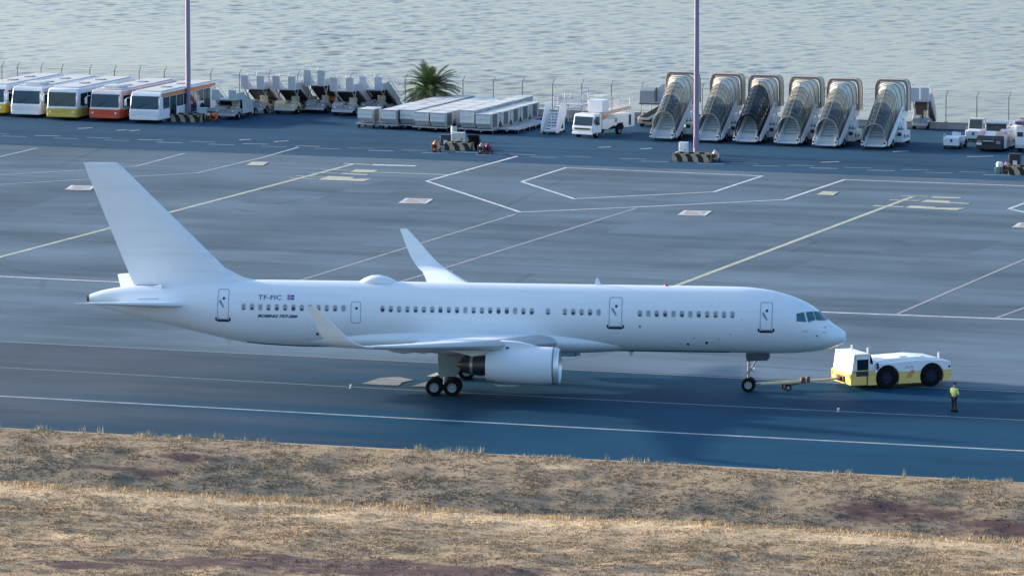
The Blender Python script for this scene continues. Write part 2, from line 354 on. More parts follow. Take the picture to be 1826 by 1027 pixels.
ys = np.concatenate([np.linspace(520, 930, 20)[:-1], np.arange(930, 1420.1, .95), 1420+np.geomspace(20, 45000, 26)])
X, Y = np.meshgrid(xs, ys); Z = np.zeros_like(X); rs = np.random.RandomState(3)
fade = np.clip((165-np.abs(X))/12, 0, 1)*np.clip((Y-930)/12, 0, 1)*np.clip((1420-Y)/12, 0, 1)
wd = R(-62)
for i in range(46):
    lam = math.exp(rs.uniform(math.log(1.9), math.log(8))); th = wd+rs.normal(0, .7); amp = .0030*lam**.95; k = 2*math.pi/lam
    ph = k*(X*math.cos(th)+Y*math.sin(th))+rs.uniform(0, 6.28); s_ = np.sin(ph)
    Z += amp*(s_+.25*np.cos(2*ph))
gust = .55+.9*value_noise(X/38+40, Y/75+40, 9)
Z = Z*fade*gust + SEA_Z
sm = bpy.data.materials.new('sea_water'); sm.use_nodes = True; nt = sm.node_tree; b = nt.nodes['Principled BSDF']; L = nt.links.new
b.inputs['Base Color'].default_value = (.19, .15, .095, 1); b.inputs['Roughness'].default_value = .2; b.inputs['IOR'].default_value = 1.33
tc = nt.nodes.new('ShaderNodeTexCoord'); n1 = nt.nodes.new('ShaderNodeTexNoise'); n1.inputs['Scale'].default_value = .9; n1.inputs['Detail'].default_value = 5
mp = nt.nodes.new('ShaderNodeMapping'); mp.inputs['Rotation'].default_value = (0, 0, R(-25)); mp.inputs['Scale'].default_value = (.55, 1, 1); L(tc.outputs['Object'], mp.inputs[0]); L(mp.outputs[0], n1.inputs['Vector'])
bp = nt.nodes.new('ShaderNodeBump'); bp.inputs['Strength'].default_value = .5; bp.inputs['Distance'].default_value = .12; L(n1.outputs['Fac'], bp.inputs['Height']); L(bp.outputs[0], b.inputs['Normal'])
struct(grid_mesh('sea', X, Y, Z, sm))

# ------------------------------------------------------------------ grass bank
def gmat():
    m = bpy.data.materials.new('dry_grass'); m.use_nodes = True; nt = m.node_tree; b = nt.nodes['Principled BSDF']; L = nt.links.new
    tc = nt.nodes.new('ShaderNodeTexCoord')
    def noise(sc_, mx, my, det=6):
        mp = nt.nodes.new('ShaderNodeMapping'); mp.inputs['Scale'].default_value = (mx, my, .3); L(tc.outputs['Object'], mp.inputs[0])
        n = nt.nodes.new('ShaderNodeTexNoise'); n.inputs['Scale'].default_value = sc_; n.inputs['Detail'].default_value = det; n.inputs['Roughness'].default_value = .65
        L(mp.outputs[0], n.inputs['Vector']); return n.outputs['Fac']
    def mix(f, a, c, lo, hi):
        r = nt.nodes.new('ShaderNodeMapRange'); r.inputs[1].default_value = lo; r.inputs[2].default_value = hi; L(f, r.inputs[0])
        x = nt.nodes.new('ShaderNodeMix'); x.data_type = 'RGBA'; L(r.outputs[0], x.inputs[0])
        for i, k in ((6, a), (7, c)):
            if isinstance(k, tuple): x.inputs[i].default_value = (*k, 1)
            else: L(k, x.inputs[i])
        return x.outputs[2]
    straw = mix(noise(1.5, .75, 1.3, 9), (0.422, 0.311, 0.194), (0.312, 0.226, 0.143), .36, .62)
    gr = mix(noise(.11, .6, 1.5), straw, (0.236, 0.188, 0.112), .5, .8)
    br = mix(noise(.35, .45, 1.3), gr, (0.253, 0.181, 0.140), .54, .76)
    br = mix(noise(1.1, .8, 1.2, 8), br, (.21, .155, 0.121), .57, .72)
    br = mix(noise(2.4, .6, 1.3, 6), br, (.52, .41, 0.308), .58, .76)
    sp = mix(noise(3.5, .35, 1.4, 4), br, (0.186, 0.134, 0.092), .55, .9)
    at = nt.nodes.new('ShaderNodeAttribute'); at.attribute_name = 'earth'
    at3 = nt.nodes.new('ShaderNodeAttribute'); at3.attribute_name = 'slope_shade'
    sp = mix(at3.outputs['Fac'], sp, (.128, .125, 0.101), 0, 1.6)
    rg = nt.nodes.new('ShaderNodeMath'); rg.operation = 'MULTIPLY_ADD'; L(noise(1.6, .7, 1.3, 9), rg.inputs[0]); rg.inputs[1].default_value = 2.2; rg.inputs[2].default_value = -1.1
    ad = nt.nodes.new('ShaderNodeMath'); ad.operation = 'MULTIPLY_ADD'; L(at.outputs['Fac'], ad.inputs[0]); L(rg.outputs[0], ad.inputs[1]); L(at.outputs['Fac'], ad.inputs[2])
    fin = mix(ad.outputs[0], sp, (0.093, 0.060, 0.056), .25, .8)
    at2 = nt.nodes.new('ShaderNodeAttribute'); at2.attribute_name = 'pale'
    fin = mix(at2.outputs['Fac'], fin, (0.676, 0.507, 0.310), .0, .9)
    L(fin, b.inputs['Base Color']); b.inputs['Roughness'].default_value = .9; b.inputs['Specular IOR Level'].default_value = .15; return m
GRASS = gmat()
def uvpt(px, py): p = G(px, py); a, w = uw(p); return a, W_GRASS-w
CREST = (uvpt(0, 866)[1]+uvpt(913, 918)[1]+uvpt(1826, 968)[1])/3
EARTH = [(*uvpt(330, 1003), 7, 2.0), (*uvpt(640, 1012), 10, 4.0), (*uvpt(830, 1025), 8, 4), (*uvpt(500, 990), 3, 1.0), (*uvpt(1590, 884), 5, 1.8), (*uvpt(1570, 902), 2.2, .9), (*uvpt(1790, 902), 4, 1.2),
         (*uvpt(340, 806), 3, .7), (*uvpt(240, 812), 4, .7), (*uvpt(20, 826), 2, .9), (*uvpt(890, 893), 3, 1.2), (*uvpt(540, 876), 2, .9), (*uvpt(150, 1005), 4, 1.2), (*uvpt(930, 898), 2, .8), (*uvpt(80, 846), 4, 1.0), (*uvpt(660, 866), 1.5, .6), (*uvpt(1030, 905), 2, .6)]
def terr(u, v):
    h = np.interp(v, [-1, 0, 1.0, 2.5, CREST-7, CREST-4, CREST-1.0, CREST, CREST+3, CREST+20, CREST+60, CREST+120, CREST+260], [.02, .02, .06, -.05, -2.1, -2.1, -.35, .1, .0, -.15, -.3, -.5, -1.0])
    n = (value_noise(u/9+50, v/5+50, 1)-.5)*.5+(value_noise(u/2.6+9, v/1.6+9, 2)-.5)*.26+(value_noise(u/.9+3, v/.7+3, 5)-.5)*.12
    return h+n*np.clip((v-.3)/4, 0.05, 1)*(1-.55*np.exp(-((v-CREST)/2.5)**2))
def earth(u, v):
    e = np.zeros_like(u); nz = value_noise(u/1.1+7, v/.5+7, 11)
    nz2 = value_noise(u/.45+7, v/.22+7, 15)
    for a, c, ru, rv in EARTH: e = np.maximum(e, np.clip(1.25-((u-a)/ru)**2-((v-c)/rv)**2, 0, 1))
    return np.clip(e*1.3-(1-nz)*.75-(nz2-.5)*.5, 0, 1)
SPOT = [uvpt(995, 831), uvpt(975, 935), uvpt(1170, 880), uvpt(560, 915), uvpt(110, 948), uvpt(1800, 1020)]
def pale(u, v): return sum(np.exp(-((u-a)/.9)**2-((v-c)/.5)**2) for a, c in SPOT)*.9+np.exp(-((v-CREST-.9)/np.where(v>CREST+.9,2.6,1.3))**2)*(.45+.55*value_noise(u/3+2, v/2+2, 21))  # pale spots, plus the sunlit crest brightened in the colour
def slope_shade(u, v): return np.clip((CREST+.1-v)/.6, 0, 1)*np.clip((v-1.5)/6, .15, 1)*(.6+.6*value_noise(u/5, v/2.5, 61))  # greener slope grass, with the slope's shade darkened into the colour
def put_attr(me, name, a):
    t = me.attributes.new(name, 'FLOAT', 'POINT'); t.data.foreach_set('value', a.astype(np.float32).ravel())
us = np.concatenate([np.linspace(-500, -75, 20)[:-1], np.arange(-75, 75.1, .4), np.linspace(75, 500, 20)[1:]])
us = us + uw(G(913, 900))[0]
vv = np.concatenate([[-.6, 0], np.arange(.3, 62, .34), np.linspace(62, 330, 30)])
Uu, Vv = np.meshgrid(us, vv); Zz = terr(Uu, Vv); Zz[0] = -.3
go = grid_mesh('grass_ground', Uu, W_GRASS-Vv, Zz, GRASS); go.rotation_euler = (0, 0, TAXI); struct(go)
put_attr(go.data, 'earth', earth(Uu, Vv)); put_attr(go.data, 'pale', pale(Uu, Vv)); put_attr(go.data, 'slope_shade', slope_shade(Uu, Vv))

def tufts(name, u, v, h, w, nb, m, lean=.5, seed=1, minz=None):
    rs = np.random.RandomState(seed); N = len(u); z = terr(u, v)
    u = np.repeat(u, nb); v = np.repeat(v, nb); z = np.repeat(z, nb); h = np.repeat(h, nb)*rs.uniform(.55, 1.15, N*nb); n = N*nb
    u = u+rs.normal(0, .07, n); v = v+rs.normal(0, .07, n); a = rs.uniform(0, 6.28, n); ww = w*rs.uniform(.6, 1.4, n)
    lx = rs.normal(0, lean, n)*h; ly = rs.normal(0, lean, n)*h
    p0 = np.stack([u-np.cos(a)*ww, W_GRASS-v-np.sin(a)*ww, z-.03], -1); p1 = np.stack([u+np.cos(a)*ww, W_GRASS-v+np.sin(a)*ww, z-.03], -1)
    p2 = np.stack([u+lx, W_GRASS-v+ly, z+h], -1)
    co = np.stack([p0, p1, p2], 1).reshape(-1, 3); me = bpy.data.meshes.new(name)
    me.vertices.add(len(co)); me.vertices.foreach_set('co', co.astype(np.float32).ravel()); me.loops.add(len(co)); me.loops.foreach_set('vertex_index', np.arange(len(co), dtype=np.int32))
    me.polygons.add(n); me.polygons.foreach_set('loop_start', (np.arange(n)*3).astype(np.int32)); me.materials.append(m); me.update(calc_edges=True)
    o = bpy.data.objects.new(name, me); col.objects.link(o); o.rotation_euler = (0, 0, TAXI); struct(o, 'stuff')
    put_attr(me, 'earth', np.repeat(earth(u, v), 3)*.8); put_attr(me, 'pale', np.repeat(pale(u, v), 3)); put_attr(me, 'slope_shade', np.repeat(slope_shade(u, v), 3)); return o
rs = np.random.RandomState(5); uc = uw(G(913, 900))[0]
N = 420000; u = uc+rs.uniform(-60, 62, N); v = rs.uniform(.7, 50, N); dens = value_noise(u/1.6+31, v/.9+31, 31)*.6+value_noise(u/.5+5, v/.4+5, 33)*.4
keep = (rs.rand(N) < np.clip(dens*1.4-.1, .12, 1)) & (rs.rand(N) > earth(u, v)*.95); u, v, dens = u[keep], v[keep], dens[keep]
tufts('grass_tufts', u, v, .03+.07*dens**1.5, .04, 3, GRASS, .55, 6)
N = 7600; u = uc+rs.uniform(-60, 62, N); v = CREST+rs.normal(-.1, .55, N)
tufts('crest_grass', u, v, rs.uniform(.08, .30, N)*(.5+value_noise(u/2+1, v*0+1, 41)), .03, 3, GRASS, .35, 8)
N = 1300; u = uc+rs.uniform(-60, 62, N); v = .25+np.abs(rs.normal(0, .35, N)); cl = value_noise(u/1.3+3, v*0+3, 51)
k = cl > .45; u, v, cl = u[k], v[k], cl[k]
WEED = mat('pale_dry_weed', (.40, .36, .24), .9, var=.3)
tufts('roadside_weeds', u, v, .10+.4*np.clip(cl-.45, 0, 1)**1.3*2, .022, 4, WEED, .3, 9)
u = np.array([uvpt(x, y)[0] for x, y in ((165, 768), (198, 768), (285, 772), (440, 785), (405, 782), (848, 805), (870, 806), (1096, 818), (5, 762), (352, 780), (1620, 848), (395, 782), (1160, 822))])
u = np.concatenate([u+rs.normal(0, .12, len(u)) for _ in range(2)]); tufts('tall_weeds', u, np.full(len(u), .4)+rs.uniform(-.1, .4, len(u)), np.full(len(u), .5), .03, 7, WEED, .22, 10)
# ------------------------------------------------------------------ airliner
YAW = -0.113513; AO = Vector((20.403, 349.554, 0))
plane = thing('airliner', 'large white twin engine airliner with blended winglets being towed along the taxiway', 'airplane', AO, YAW)
FT = [(.06, 3.62, 3.28, .16), (.0, 3.78, 3.13, .32), (-.12, 3.88, 3.05, .45), (-.3, 3.99, 2.96, .60), (-.6, 4.18, 2.84, .83), (-1.0, 4.47, 2.71, 1.05), (-1.3, 4.78, 2.65, 1.19), (-1.55, 5.02, 2.60, 1.30), (-2.28, 5.50, 2.50, 1.52), (-3.41, 5.97, 2.42, 1.71),
      (-4.87, 6.31, 2.39, 1.83), (-6.3, 6.44, 2.39, 1.875), (-7.8, 6.46, 2.39, 1.88), (-12, 6.465, 2.39, 1.88), (-20, 6.47, 2.39, 1.88), (-28, 6.48, 2.38, 1.88), (-33.4, 6.485, 2.38, 1.88), (-35.3, 6.485, 2.44, 1.86), (-36.85, 6.46, 2.56, 1.81),
      (-38.6, 6.40, 2.86, 1.68), (-40.84, 6.26, 3.36, 1.42), (-42.58, 6.14, 3.74, 1.16), (-44.3, 6.0, 4.15, .86), (-45.5, 5.83, 4.46, .62), (-46.4, 5.62, 4.69, .44), (-46.95, 5.42, 4.95, .27)]
_fx = np.array([-r[0] for r in FT]); _fv = np.array([r[1:] for r in FT])
def _tang():
    h = np.diff(_fx)[:, None]; d = np.diff(_fv, axis=0)/h; m = np.zeros_like(_fv); m[0] = d[0]; m[-1] = d[-1]
    for i in range(1, len(_fx)-1):
        for k in range(3): m[i, k] = 0 if d[i-1, k]*d[i, k] <= 0 else 2*d[i-1, k]*d[i, k]/(d[i-1, k]+d[i, k])
    return m
_fm = _tang()
def sec(x):
    t = min(max(-x, _fx[0]), _fx[-1]-1e-9); i = int(np.searchsorted(_fx, t, side='right')-1); i = min(i, len(_fx)-2)
    h = _fx[i+1]-_fx[i]; s = (t-_fx[i])/h
    return _fv[i]*(2*s**3-3*s*s+1)+_fm[i]*h*(s**3-2*s*s+s)+_fv[i+1]*(3*s*s-2*s**3)+_fm[i+1]*h*(s**3-s*s)
def side_y(x, z):
    a, b, w = sec(x); q = (z-(a+b)/2)/((a-b)/2); return w*math.sqrt(max(0, 1-q*q))
def on(x, z, off=.012, side=-1):
    e = .02; y = side_y(x, z); n = Vector(((side_y(x-e, z)-side_y(x+e, z))/(2*e), 1, (side_y(x, z-e)-side_y(x, z+e))/(2*e))).normalized()
    p = Vector((x, y, z))+n*off; p.y *= -side*-1 if side < 0 else 1; return p
def on(x, z, off=.012, side=-1):
    e = .02; y = side_y(x, z); n = Vector(((side_y(x-e, z)-side_y(x+e, z))/(2*e), 1, (side_y(x, z-e)-side_y(x, z+e))/(2*e)))
    n = Vector((-n.x*-1, n.y, n.z)); n.normalize(); p = Vector((x, y, z))+n*off; return Vector((p.x, side*p.y, p.z))
def local_ray(px, py):
    q = G(px, py); c = Vector((0, 0, CAMH)); d = (q-c).normalized(); rot = Matrix.Rotation(-YAW, 3, 'Z'); return rot @ (c-AO), rot @ d
def hit(px, py):
    c, d = local_ray(px, py); y = -1.5
    for _ in range(40):
        t = (y-c.y)/d.y; p = c+d*t; y = y*.4-.6*side_y(p.x, p.z)
    return p.x, p.z

def aircraft_white():
    m = bpy.data.materials.new('airliner_white_paint'); m.use_nodes = True; nt = m.node_tree; b = nt.nodes['Principled BSDF']; L = nt.links.new
    tc = nt.nodes.new('ShaderNodeTexCoord'); sx = nt.nodes.new('ShaderNodeSeparateXYZ'); L(tc.outputs['Object'], sx.inputs[0])
    def mth(op, a, c=None, d=None):
        n = nt.nodes.new('ShaderNodeMath'); n.operation = op
        for i, k in enumerate((a, c, d)):
            if k is None: continue
            if isinstance(k, (int, float)): n.inputs[i].default_value = k
            else: L(k, n.inputs[i])
        return n.outputs[0]
    # frame seams round the barrel
    fr = mth('FRACT', mth('MULTIPLY', sx.outputs[0], 1/2.54)); seam = mth('LESS_THAN', fr, .012)
    n = nt.nodes.new('ShaderNodeTexNoise'); n.inputs['Scale'].default_value = .8; n.inputs['Detail'].default_value = 6
    mp = nt.nodes.new('ShaderNodeMapping'); mp.inputs['Scale'].default_value = (.4, 1, 2.2); L(tc.outputs['Object'], mp.inputs[0]); L(mp.outputs[0], n.inputs['Vector'])
    ls = mth('LESS_THAN', mth('FRACT', mth('MULTIPLY', sx.outputs[2], 1/.83)), .022); seam = mth('MAXIMUM', seam, mth('MULTIPLY', ls, .4))
    n2 = nt.nodes.new('ShaderNodeTexNoise'); n2.inputs['Scale'].default_value = 1.6; n2.inputs['Detail'].default_value = 7; mp2 = nt.nodes.new('ShaderNodeMapping'); mp2.inputs['Scale'].default_value = (.12, 1, 1.6); L(tc.outputs['Object'], mp2.inputs[0]); L(mp2.outputs[0], n2.inputs['Vector'])
    gr = nt.nodes.new('ShaderNodeMapRange'); gr.inputs[1].default_value = .52; gr.inputs[2].default_value = .75; L(n2.outputs['Fac'], gr.inputs[0])
    f = mth('SUBTRACT', 1.0, mth('ADD', mth('MULTIPLY', seam, .05), mth('ADD', mth('MULTIPLY', n.outputs['Fac'], .08), mth('MULTIPLY', gr.outputs[0], .07))))
    vm = nt.nodes.new('ShaderNodeVectorMath'); vm.operation = 'SCALE'; vm.inputs[0].default_value = (.74, .81, .86); L(f, vm.inputs['Scale']); L(vm.outputs[0], b.inputs['Base Color'])
    b.inputs['Roughness'].default_value = .32; b.inputs['Specular IOR Level'].default_value = .45; MATS['airliner_white'] = m; return m
AW = aircraft_white()
WINGGREY = mat('wing_grey_paint', (.42, .44, .46), .4, var=.08); POLISH = mat('polished_metal', (.78, .79, .80), .4, .6, var=.08)
HOT = mat('exhaust_metal', (.10, .09, .09), .4, .8, var=.25); GEARW = mat('gear_grey_green', (.22, .27, .27), .45, var=.12)
DECAL = mat('dark_blue_decal', (.02, .035, .12), .4, var=.05); SEAM = mat('door_seam', (.27, .35, .47), .5, var=.05); SILL = mat('black_door_sill', (.013, .022, .05), .4)
WFRAME = mat('window_surround', (.62, .64, .67), .35); WSHADE = mat('window_blind', (.27, .31, .36), .5, var=.05)

xsF = np.concatenate([np.array([.06, .03, 0, -.06, -.12, -.2, -.3, -.45]), np.arange(-.6, -8, -.2), np.arange(-8, -33, -1.0), np.arange(-33, -46.9, -.4), [-46.95]])
rings = []
for x in xsF:
    a, b_, w = sec(x); zc, hh = (a+b_)/2, (a-b_)/2
    rings.append([Vector((x, w*math.cos(t), zc+hh*math.sin(t))) for t in np.linspace(0, 2*math.pi, 56, endpoint=False)])
fus = MB().loft(rings).build('fuselage', AW, plane, sharp=50)
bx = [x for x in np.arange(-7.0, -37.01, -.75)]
MB().loft([[Vector((x, (sec(x)[2]+.008)*math.cos(t), (sec(x)[0]+sec(x)[1])/2+((sec(x)[0]-sec(x)[1])/2+.008)*math.sin(t))) for t in np.linspace(R(-112), R(-68), 9)] for x in bx], closed=False).build('belly_shade_strip', mat('belly_shade_grey', (.07, .08, .11), .5, var=.2), plane)  # shade of the underside painted as a dark strip on the skin
def lobe(name, pts, m, parent=plane, n=28):            # pts: x, zc, half width, half height, y
    rr = [[Vector((x, y+w*math.cos(t), z+h*math.sin(t))) for t in np.linspace(0, 2*math.pi, n, endpoint=False)] for x, z, w, h, y in pts]
    return MB().loft(rr).build(name, m, parent, sharp=50)
lobe('wing_root_fairing', [(-12.6, 3.0, .9, .4, 0), (-13.8, 3.0, 1.22, .60, 0), (-15.2, 3.02, 1.48, .72, 0), (-16.6, 3.04, 1.74, .80, 0), (-18, 3.06, 1.94, .84, 0), (-20, 3.08, 2.04, .86, 0), (-24, 3.08, 2.08, .86, 0), (-27, 3.06, 2.02, .84, 0), (-29.3, 3.04, 1.8, .76, 0), (-31.2, 3.02, 1.5, .66, 0), (-33, 3.0, 1.2, .55, 0)], AW)
# radome tip seam, dome and blades on the crown
lobe('satcom_radome', [(-27.6, 6.42, .05, .03, 0), (-27.85, 6.46, .35, .12, 0), (-28.3, 6.5, .55, .28, 0), (-28.8, 6.52, .62, .36, 0), (-29.3, 6.52, .58, .33, 0), (-29.75, 6.48, .4, .18, 0), (-30.05, 6.43, .05, .03, 0)], AW)
MB().loft([[(-15.45, -.03, 6.4), (-15.0, -.03, 6.4), (-15.0, .03, 6.4), (-15.45, .03, 6.4)], [(-15.32, -.015, 6.88), (-15.2, -.015, 6.88), (-15.2, .015, 6.88), (-15.32, .015, 6.88)]]).build('blade_antenna', AW, plane)
MB().lathe([(0, .16), (.07, .14), (.11, .02)], (-11.0, 0, 6.44), 'z', 12).build('beacon_light', RED, plane)
for x, z in ((-38.1, 2.66), (-13.0, 2.34)): MB().loft([[(x-.3, -.03, z+.15), (x+.1, -.03, z+.15), (x+.1, .03, z+.15), (x-.3, .03, z+.15)], [(x-.26, -.015, z-.22), (x-.08, -.015, z-.22), (x-.08, .015, z-.22), (x-.26, .015, z-.22)]]).build('blade_antenna', AW, plane)

# ---- fin, rudder, tailplane
AF = [(0, 0), (.012, .18), (.05, .34), (.14, .46), (.3, .5), (.5, .44), (.72, .26), (.9, .09), (1, .008)]
def foil(le, chord, th, up, n=None):                   # ring of points; le Vector, chord runs along -x
    up = Vector(up).normalized(); top = [(c, t) for c, t in AF]; bot = [(c, -t) for c, t in reversed(AF[1:-1])]
    return [le+Vector((-c*chord, 0, 0))+up*(t*th*chord) for c, t in top+bot]
def finsec(z, le, te, th): return foil(Vector((le, 0, z)), le-te, th, (0, 1, 0))
zs = [6.0, 6.9, 7.4, 8.4, 9.6, 10.84, 12.2, 13.5, 13.66]
def fle(z): return -37.95-(z-6.75)*1.033
def fte(z): return -44.2-(z-6.16)*.412
def naca(c): return 5*(.2969*math.sqrt(c)-.126*c-.3516*c*c+.2843*c**3-.1015*c**4)
CF = [0, .01, .03, .07, .14, .24, .36, .5, .62, .72, .8, .9, 1]
def vsec(z, le, te, th, c0=0.0, off=0.0):
    cs = [c for c in CF if c >= c0]; ch = le-te; P = [Vector((le-c*ch, naca(c)*th*ch+off, z)) for c in cs]
    return P+[Vector((p.x, -p.y, z)) for p in reversed(P if c0 > 0 else P[1:])]
MB().loft([vsec(z, fle(z)-(.12 if z > 13.6 else 0), fte(z), .095 if z < 13.6 else .05) for z in zs]).build('fin', AW, plane, sharp=60)
MB().loft([vsec(z, fle(z), fte(z)-.01, .095, .72, .004) for z in [6.45, 7.5, 9, 10.5, 12, 13.4]]).build('rudder', AW, plane, sharp=60)
MB().loft([[(-36.4, 0, 6.44), (-37.2, .05, 6.3), (-39.2, .24, 6.2), (-39.2, -.24, 6.2), (-37.2, -.05, 6.3)], [(-37.3, 0, 6.64), (-37.6, .05, 6.5), (-39.2, .22, 6.4), (-39.2, -.22, 6.4), (-37.6, -.05, 6.5)], [(-38.3, 0, 7.15), (-38.4, .03, 7.1), (-39.3, .16, 7.0), (-39.3, -.16, 7.0), (-38.4, -.03, 7.1)]]).build('dorsal_fillet', AW, plane, sharp=60)
for s in (-1, 1):
    ss = [(.3, -39.9, 5.0, 4.88), (1.1, -40.55, 4.55, 4.98), (4.0, -42.62, 3.1, 5.36), (7.3, -44.98, 1.55, 5.78), (7.58, -45.35, 1.15, 5.81)]
    MB().loft([foil(Vector((x, s*y, z)), c, .095, (0, 0, 1)) for y, x, c, z in ss]).build('tailplane', AW, plane, sharp=60)
MB().lathe([(.0, .24), (-.35, .2), (-.36, .15), (-.1, .14), (-.1, .001)], (-46.75, 0, 5.18), 'x', 18).build('apu_exhaust', HOT, plane)
# cooling scoop below the fin
p = on(-42.35, 6.0, .05)
MB().lathe([(-.45, .02), (-.2, .1), (.1, .14), (.1, .11), (-.05, .1), (-.05, .001)], p, 'x', 12).build('air_scoop', AW, plane)
for (x0, z0, x1, z1) in ((-44.0, 6.02, -42.6, 6.06), (-43.7, 5.25, -42.4, 5.33)):
    MB().add([on(x0, z0, .008), on(x1, z1, .008), on(x1, z1+.05, .008), on(x0, z0+.05, .008)], [(0, 1, 2, 3)]).build('tail_seam', SEAM, plane)

# ---- wings with winglets
def wing(s):
    q = [(1.2, -17.2, 9.0, 2.98, .13), (1.9, -17.55, 8.55, 3.05, .13), (4.2, -18.8, 7.2, 3.27, .125), (6.6, -20.1, 5.95, 3.5, .115), (10, -21.95, 4.72, 3.86, .11), (14, -24.12, 3.38, 4.3, .105), (17.2, -25.86, 2.3, 4.68, .10), (18.7, -26.68, 1.86, 4.88, .10)]
    rr = [foil(Vector((x, s*y, z)), c, t, (0, -s*.1, 1)) for y, x, c, z, t in q]
    wl = [(19.25, -27.05, 1.78, 5.0, .22), (19.62, -27.42, 1.66, 5.2, .5), (19.86, -27.82, 1.52, 5.5, .95), (20.02, -28.3, 1.3, 5.98, 1.28), (20.24, -28.98, .95, 6.7, 1.36), (20.44, -29.66, .55, 7.38, 1.38), (20.46, -29.78, .42, 7.47, 1.38)]
    rr += [foil(Vector((x, s*y, z)), c, .09, (0, -s*math.sin(a), math.cos(a))) for y, x, c, z, a in wl]
    o = MB().loft(rr[:len(q)]).build('wing', MATS['airliner_white'], plane, sharp=60)
    MB().loft(rr[len(q)-1:]).build('winglet', AW, o, sharp=60)
    le = [Vector((x+.015, s*y, z-.01)) for y, x, c, z, t in q]
    # slats along the leading edge: a polished strip just proud of the skin
    mb = MB(); ring = []
    for y, x, c, z, t in q[1:]:
        f = foil(Vector((x+.02, s*y, z)), c, t*1.03, (0, 0, 1)); ring.append([f[3], f[2], f[1], f[0], f[-1], f[-2]])
    mb.loft(ring, closed=False); mb.build('slat', WINGGREY, o)
    for y, x, L_, z in ((4.6, -24.0, 3.6, 2.82), (9.2, -24.9, 3.0, 3.5), (12.6, -25.6, 2.5, 3.92)):
        lobe('flap_track_fairing', [(x+L_*.5, z+.12, .03, .03, s*y), (x+L_*.3, z+.05, .14, .16, s*y), (x, z, .18, .22, s*y), (x-L_*.3, z+.06, .13, .16, s*y), (x-L_*.52, z+.16, .02, .02, s*y)], WINGGREY, o, 12)
    MB().lathe([(0, .06), (.12, .05), (.16, .001)], (-26.7, s*18.8, 4.9), 'x', 8).build('position_light', LAMP, o)
    return o
wings = [wing(-1), wing(1)]

# ---- engines
def engine(s):
    y = s*6.5; zc = 2.27
    e = MB().lathe([(-21.33+.0, .86), (-21.33, .93), (-20.6, 1.03), (-19.6, 1.12), (-18.4, 1.17), (-17.5, 1.155), (-17.28, 1.14)], (0, y, zc), 'x', 40).build('engine_cowling', AW, plane, sharp=50)
    MB().lathe([(-17.28, 1.14), (-17.24, 1.125), (-17.18, 1.125)], (0, y, zc), 'x', 40).build('cowling_seam', MIDGREY, e)
    MB().lathe([(-17.18, 1.135), (-17.0, 1.11), (-16.9, 1.06), (-16.87, .99), (-16.95, .93), (-17.3, .90), (-18.0, .92)], (0, y, zc), 'x', 40).build('inlet_lip', POLISH, e, sharp=60)
    MB().lathe([(-18.0, .92), (-18.05, .001)], (0, y, zc), 'x', 40).build('fan_backing', DARK, e)
    fb = MB().add([(0, -.05, .2), (.12, .06, .2), (.02, .10, .9), (-.1, -.06, .9)], [(0, 1, 2, 3)]).mesh('fan_blade', mat('fan_titanium', (.16, .16, .17), .35, .7))
    for k in range(18): inst('fan_blade', fb, e, (-17.85, y, zc), (k*2*math.pi/18, 0, 0))
    MB().lathe([(-17.45, .001), (-17.55, .08), (-17.75, .2), (-17.9, .24)], (0, y, zc), 'x', 20).build('spinner', DARK, e)
    MB().lathe([(-21.3, .9), (-21.25, .60), (-21.7, .66), (-22.0, .62), (-22.15, .6)], (0, y, zc), 'x', 32).build('core_exhaust', HOT, e)
    MB().lathe([(-22.15, .605), (-22.32, .57)], (0, y, zc), 'x', 32).build('exhaust_band', STEEL, e)
    MB().lathe([(-22.32, .565), (-22.85, .46), (-22.85, .42), (-22.4, .4)], (0, y, zc), 'x', 32).build('exhaust_nozzle', HOT, e)
    MB().lathe([(-22.3, .38), (-22.9, .26), (-23.25, .04), (-23.26, .001)], (0, y, zc), 'x', 20).build('exhaust_plug', HOT, e)
    pp = [[(-18.0, 3.36, .1), (-18.4, 3.5, .18), (-19.4, 3.72, .24), (-20.4, 3.78, .28), (-22, 3.5, .26), (-24.0, 3.35, .12)], [(-17.9, 3.2, .1), (-18.4, 3.2, .18), (-19.4, 3.2, .24), (-20.4, 3.1, .28), (-22, 2.78, .22), (-24.0, 3.2, .1)]]
    vs = [(x, y+k*w, z) for k in (-1, 1) for r in pp for x, z, w in r]; n = 6
    fs = []
    for i in range(n-1): fs += [(i, i+1, n+i+1, n+i), (2*n+i, 3*n+i, 3*n+i+1, 2*n+i+1), (i, 2*n+i, 2*n+i+1, i+1), (n+i, n+i+1, 3*n+i+1, 3*n+i)]
    fs += [(0, n, 3*n, 2*n), (n-1, 3*n-1, 4*n-1, 2*n-1)]
    MB().add(vs, fs).build('engine_pylon', AW, plane, sharp=30)
    MB().loft([[(-20.9, y-.06, 1.1), (-19.2, y-.06, 1.08), (-19.2, y+.06, 1.08), (-20.9, y+.06, 1.1)], [(-20.6, y-.04, .98), (-19.8, y-.04, .98), (-19.8, y+.04, .98), (-20.6, y+.04, .98)]]).build('drain_mast', WINGGREY, e)
    MB().box(-20.45, -19.95, y-.27, y+.27, 3.28, 3.44).build('pylon_vent', DARK, e)
for s in (-1, 1): engine(s)

